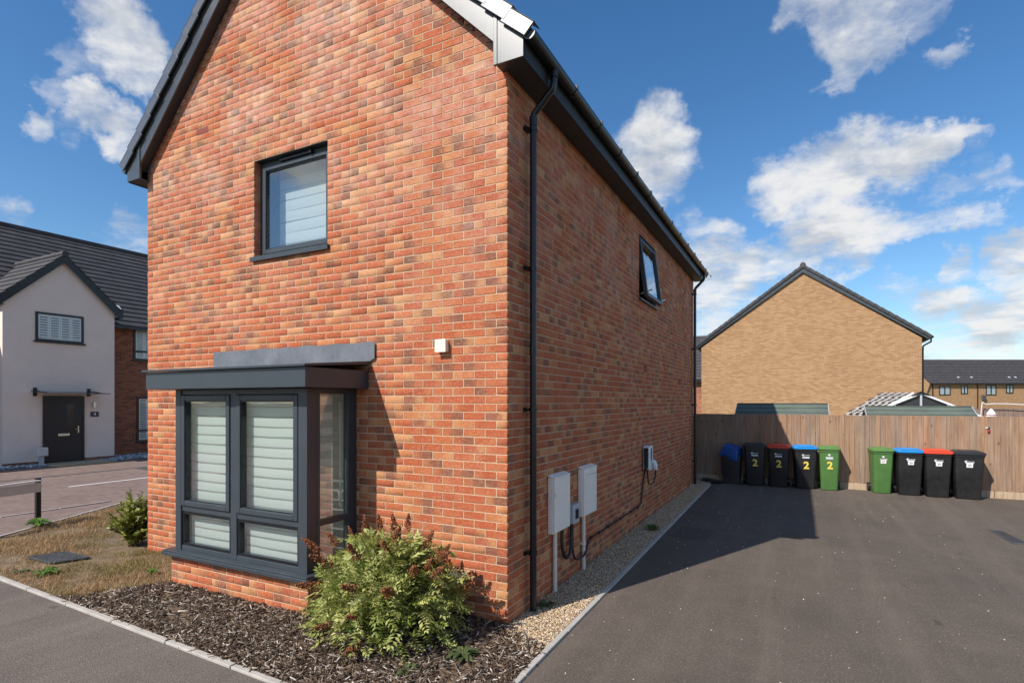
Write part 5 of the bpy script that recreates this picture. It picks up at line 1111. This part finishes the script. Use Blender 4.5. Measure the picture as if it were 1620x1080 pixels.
# dry grass
LAWN = [(-7.93, path_y(-7.93) + .01), (-4.5, path_y(-4.5) + .01), (-4.05, -.85), (-4.08, -.01), (-5.76, -.01), (-5.76, 6), (-10.5, 6), (-10.4, 2.66), (-9.8, 1.7), (-8.5, -.56)]
P = scatter(LAWN, 240000); n0 = vnoise(P, 1.6, 8) * .6 + vnoise(P, 5., 9) * .4
keep = rng.random(len(P)) < np.clip((n0 - .26) * 3.0, .05, 1); mh = (P[:, 0] > -6.75) & (P[:, 0] < -5.95) & (P[:, 1] > -1.0) & (P[:, 1] < -.60); near = (P[:, 1] < 2.2); P, n0 = P[keep & ~mh & near], n0[keep & ~mh & near]; n = len(P)
az = rng.uniform(0, 6.28, n); ln = rng.uniform(.03, .095, n) * (.35 + 1.2 * n0); lean = rng.uniform(.25, 1.4, n); wd = rng.uniform(.0013, .003, n)
dx, dy = np.cos(az), np.sin(az); base = np.c_[P, np.full(n, .003)]; sdv = np.c_[-dy, dx, np.zeros(n)] * wd[:, None]
mid_ = base + np.c_[dx * np.sin(lean) * .5, dy * np.sin(lean) * .5, np.cos(lean) * .6] * ln[:, None]; tip = base + np.c_[dx * np.sin(lean) * 1.1, dy * np.sin(lean) * 1.1, np.cos(lean) * .85] * ln[:, None]
V = np.stack([base - sdv, base + sdv, mid_ + sdv * .8, mid_ - sdv * .8, tip], 1).reshape(-1, 3); k = (np.arange(n) * 5)[:, None]
F = np.vstack([np.hstack([k, k + 1, k + 2]), np.hstack([k, k + 2, k + 3]), np.hstack([k + 3, k + 2, k + 4])])
grn = np.clip((vnoise(P, 1.1, 21) * .6 + vnoise(P, 3.7, 22) * .4 - .44) * 4.5, 0, 1) * rng.uniform(.3, 1, n); cc = np.where(rng.random(n)[:, None] < .45, [[.46, .315, .165]], [[.32, .20, .095]]) * rng.uniform(.7, 1.35, (n, 1)); cc = cc * (1 - grn[:, None]) + np.array([[.19, .185, .05]]) * grn[:, None]
tag(np_mesh('dry_grass', V, F, M['blades'], cols=np.repeat(cc, 5, 0), kind='stuff'), 'parched brown grass on the corner lawn', 'grass')
def weed(loc, r, h, n, label, group=None, col=(.10, .19, .035)):
    t = thing('weed', label, 'weed', loc, group); V, F, C = [], [], []
    for i in range(n):
        a_ = rng.uniform(0, 6.28); L = r * rng.uniform(.5, 1.1); w = L * rng.uniform(.12, .22); u = np.array([math.cos(a_), math.sin(a_), 0]); s = np.array([-u[1], u[0], 0]); up = np.array([0, 0, 1.]); hh = h * rng.uniform(.4, 1)
        b0 = np.array([rng.uniform(-.01, .01), rng.uniform(-.01, .01), .004]); m_ = b0 + u * L * .5 + up * hh; e = b0 + u * L + up * hh * .6; b = len(V)
        V += [b0, m_ - s * w + up * .004, m_ + up * -.002, m_ + s * w + up * .004, e]; F += [(b, b + 1, b + 2), (b, b + 2, b + 3), (b + 1, b + 4, b + 2), (b + 2, b + 4, b + 3)]; C += [np.array(col) * rng.uniform(.7, 1.4)] * 5
    np_mesh('weed_leaves', np.array(V), np.array(F), M['leaves'], t, np.array(C))
weed((-5.65, -1.22, 0), .16, .09, 26, 'broad-leaved green weed in the dry grass near the path edging')
weed((-6.05, -1.30, 0), .12, .05, 18, 'flat dull green weed left of the larger broad-leaved one', col=(.10, .14, .06))
weed((-4.55, -.62, 0), .10, .08, 16, 'bright little weed in front of the bay plinth')
weed((-8.9, .02, 0), .22, .14, 40, 'tuft of green weeds round the sign post foot')
weed((.30, 4.45, 0), .15, .10, 34, 'green weed growing from the gravel below the charger')
weed((.12, .62, 0), .12, .05, 30, 'small weed in gravel just behind the black downpipe', col=(.11, .14, .05))
weed((-.02, -.75, 0), .16, .07, 40, 'sparse weed on bark at the house corner', col=(.10, .13, .05))
weed((-.25, -1.15, 0), .12, .05, 22, 'low weed on bark near the drive edging', col=(.10, .13, .05))

# ------------------------------------------------------------ shrubs
def arch(base, tip, h_extra, n=7):
    b, t = np.array(base), np.array(tip); out = []
    for k in range(n + 1):
        s = k / n; p = b * (1 - s) + t * s; p[2] = b[2] * (1 - s) + t[2] * s + h_extra * math.sin(math.pi * s) * .6
        p[:2] = b[:2] + (t[:2] - b[:2]) * s ** 1.4; out.append(p)
    return out
def leaf_frame(d, roll):
    d = d / np.linalg.norm(d); s = np.cross(d, [0, 0, 1.]); s = s / (np.linalg.norm(s) + 1e-9); u = np.cross(s, d)
    return d, s * math.cos(roll) + u * math.sin(roll), u * math.cos(roll) - s * math.sin(roll)
class Leaves:
    def __init__(s): s.V = []; s.F = []; s.C = []
    def leaflet(s, p, d, sd_, up, L, w, col):
        b = len(s.V); s.V += [p, p + d * L * .45 - sd_ * w + up * w * .35, p + d * L * .5, p + d * L * .45 + sd_ * w + up * w * .35, p + d * L - up * L * .12]
        s.F += [(b, b + 1, b + 2), (b, b + 2, b + 3), (b + 1, b + 4, b + 2), (b + 2, b + 4, b + 3)]; s.C += [col] * 5
    def compound(s, p, d, L, col, pairs=5):
        d, sd_, up = leaf_frame(d, rng.normal(0, .5)); droop = rng.uniform(.1, .8)
        for k in range(pairs):
            t = .16 + .80 * k / (pairs - 1); q = p + d * L * t - np.array([0, 0, 1]) * droop * L * t * t; ll = L * .40 * (1 - .55 * abs(t - .4)) * rng.uniform(.8, 1.2); c = col * rng.uniform(.7, 1.25)
            for sg in (-1, 1): s.leaflet(q, d * .55 + sd_ * sg * .85 - up * rng.uniform(-.15, .45), d * .85 - sd_ * sg * .5, up, ll, ll * .22, c)
        q = p + d * L - np.array([0, 0, 1]) * droop * L; s.leaflet(q, d, sd_, up, L * .34, L * .08, col)
    def build(s, name, m, parent): return np_mesh(name, np.array(s.V), np.array(s.F), m, parent, np.array(s.C), kind='stuff')
def spike_mesh():
    V, F, C = [], [], []; OV_ = np.array([[1, 0, 0], [-1, 0, 0], [0, 1, 0], [0, -1, 0], [0, 0, 1], [0, 0, -1]], float); OF = [(0, 2, 4), (2, 1, 4), (1, 3, 4), (3, 0, 4), (2, 0, 5), (1, 2, 5), (3, 1, 5), (0, 3, 5)]
    for k in range(190):
        t = rng.random() ** .9; r = .034 * (1 - t) ** .8 + .004; a_ = rng.uniform(0, 6.28); rr_ = r * rng.uniform(.3, 1.05); p = np.array([rr_ * math.cos(a_), rr_ * math.sin(a_), t * .17 + rr_ * .5]); s = rng.uniform(.0035, .0075)
        b = len(V); V += list(p + OV_ * s * rng.uniform(.7, 1.3, (6, 3))); F += [tuple(i + b for i in f) for f in OF]; c = np.array([.26, .095, .038]) * rng.uniform(.4, 1.5); C += [c] * 6
    return np.array(V), np.array(F), np.array(C)
B0 = np.array([-.93, -.60, 0.])
shrub = thing('flowering_shrub', 'bushy green shrub with rusty brown flower spikes before the brick wall', 'shrub', tuple(B0))
lv = Leaves(); st = MB(); tips = []
for i in range(120):
    a_ = rng.uniform(0, 6.283); rr_ = math.sqrt(rng.random()); ex, ey = rr_ * math.cos(a_), rr_ * math.sin(a_)
    tip = np.array([.74 * ex, .58 * ey, (.93 + .12 * ex) * (1 - .62 * rr_ ** 2.4) * rng.uniform(.72, 1.10)]); tip[1] = min(tip[1], .50)
    if i % 5 == 0: tip = np.array([.60 * ex, -.18 + .36 * ey, rng.uniform(.12, .40)])
    base = np.array([rng.normal(0, .09), rng.normal(0, .07), 0.]); pts = arch(base, tip, .14 * rr_); st.tube([Vector(p + B0) for p in pts], [.006 - .0005 * k for k in range(len(pts))], 5, False)
    tips.append((pts[-1], pts[-1] - pts[-3])); nl = rng.integers(11, 17)
    for j in range(nl):
        t = .22 + .78 * (j + rng.random()) / nl; f = min(t * 7, 6.999); k = int(f); p = pts[k] + (pts[k + 1] - pts[k]) * (f - k); out = p.copy(); out[2] *= .35
        az_ = math.atan2(p[1], p[0]) + rng.normal(0, 1.0); d = np.array([math.cos(az_), math.sin(az_), rng.uniform(-.05, .75)]); tone = rng.random()
        col = np.array([.19, .25, .045]) * (1 - tone) + np.array([.50, .50, .16]) * tone
        if rng.random() < .10: col = np.array([.58, .55, .28])
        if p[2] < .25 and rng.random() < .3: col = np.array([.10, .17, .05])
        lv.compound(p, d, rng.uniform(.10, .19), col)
for i in range(720):
    a_ = rng.uniform(0, 6.283); el = rng.uniform(-.1, 1.5); q = np.array([.68 * math.cos(a_) * math.cos(el), .52 * math.sin(a_) * math.cos(el) - .02, .14 + .68 * max(0, math.sin(el)) + rng.uniform(-.1, .05)]) * rng.uniform(.82, 1.02); tone = rng.random(); lv.compound(q, np.array([q[0], q[1], rng.uniform(.0, .6)]) + rng.normal(0, .25, 3), rng.uniform(.12, .19), np.array([.21, .27, .05]) * (1 - tone) + np.array([.54, .54, .19]) * tone)
o = lv.build('foliage', M['leaves'], shrub); st.build('stems', M['stem'], shrub)
sv, sf, sc = spike_mesh(); sp0 = None
def spike(p, d, s):
    global sp0
    if sp0 is None: sp0 = np_mesh('flower_spike', sv, sf, M['spike'], shrub, sc); o = sp0
    else: o = sp0.copy(); COL.objects.link(o)
    o.location = Vector(p); o.rotation_euler = Vector(d).to_track_quat('Z', 'Y').to_euler(); o.scale = (s * rnd.uniform(1.15, 1.7), s * rnd.uniform(1.15, 1.7), s * rnd.uniform(1.05, 1.4))
ns = 0
for (p, d) in tips:
    if p[2] > .40 and ns < 11 and rng.random() < .16: spike(p - d * .08, d + np.array([0, 0, .12]), rng.uniform(.85, 1.15)); ns += 1
for p, d in [((-.60, -.22, .70), (-.8, -.2, .5)), ((-.48, -.12, .74), (-.7, 0, .6)), ((-.38, -.02, .76), (-.5, .1, .9)), ((-.12, .06, .86), (-.3, .1, 1)), ((.18, .06, .90), (.1, 0, 1)), ((.02, .10, .84), (-.2, 0, 1)), ((.34, .10, .76), (.5, 0, .9)), ((-.26, -.40, .66), (-.3, -.7, .5)), ((.05, -.46, .52), (0, -.8, .4)), ((.12, -.50, .34), (.1, -.9, .2)), ((.34, -.36, .50), (.3, -.7, .4)), ((-.12, -.55, .24), (-.1, -.9, .1)), ((.16, -.52, .12), (.1, -.9, .0)), ((.42, -.18, .62), (.5, -.5, .5)), ((-.40, -.40, .46), (-.5, -.7, .2)), ((.0, -.36, .74), (0, -.6, .7)), ((.22, -.25, .78), (.1, -.5, .8)), ((.5, .05, .70), (.8, -.1, .5)), ((.48, .16, .70), (.6, .1, .8))]: spike(p, d, rng.uniform(.8, 1.2))
B1 = np.array([-6.16, .06, 0.])
sh2 = thing('evergreen_shrub', 'upright yellow-green shrub at the left corner of brick house', 'shrub', tuple(B1)); lv = Leaves(); st = MB()
for i in range(80):
    a_ = rng.uniform(0, 6.283); rr_ = math.sqrt(rng.random()); tip = np.array([.38 * rr_ * math.cos(a_) , .36 * rr_ * math.sin(a_), (1.0 - .55 * rr_) * rng.uniform(.55, 1.02)]); base = np.array([rng.normal(0, .04), rng.normal(0, .04), 0.]); pts = arch(base, tip, .03); st.tube([Vector(p + B1) for p in pts], .004, 5, False)
    for j in range(30):
        t = .12 + .88 * (j + rng.random()) / 30; f = min(t * 7, 6.999); k = int(f); p = pts[k] + (pts[k + 1] - pts[k]) * (f - k); az_ = rng.uniform(0, 6.28); d, s_, u_ = leaf_frame(np.array([math.cos(az_), math.sin(az_), rng.uniform(.1, 1.2)]), rng.normal(0, .5)); tone = rng.random(); L = rng.uniform(.05, .095)
        lv.leaflet(p, d, s_, u_, L, L * .30, np.array([.12, .18, .03]) * (1 - tone) + np.array([.36, .36, .06]) * tone)
lv.build('foliage', M['leaves'], sh2); st.build('stems', M['stem'], sh2)
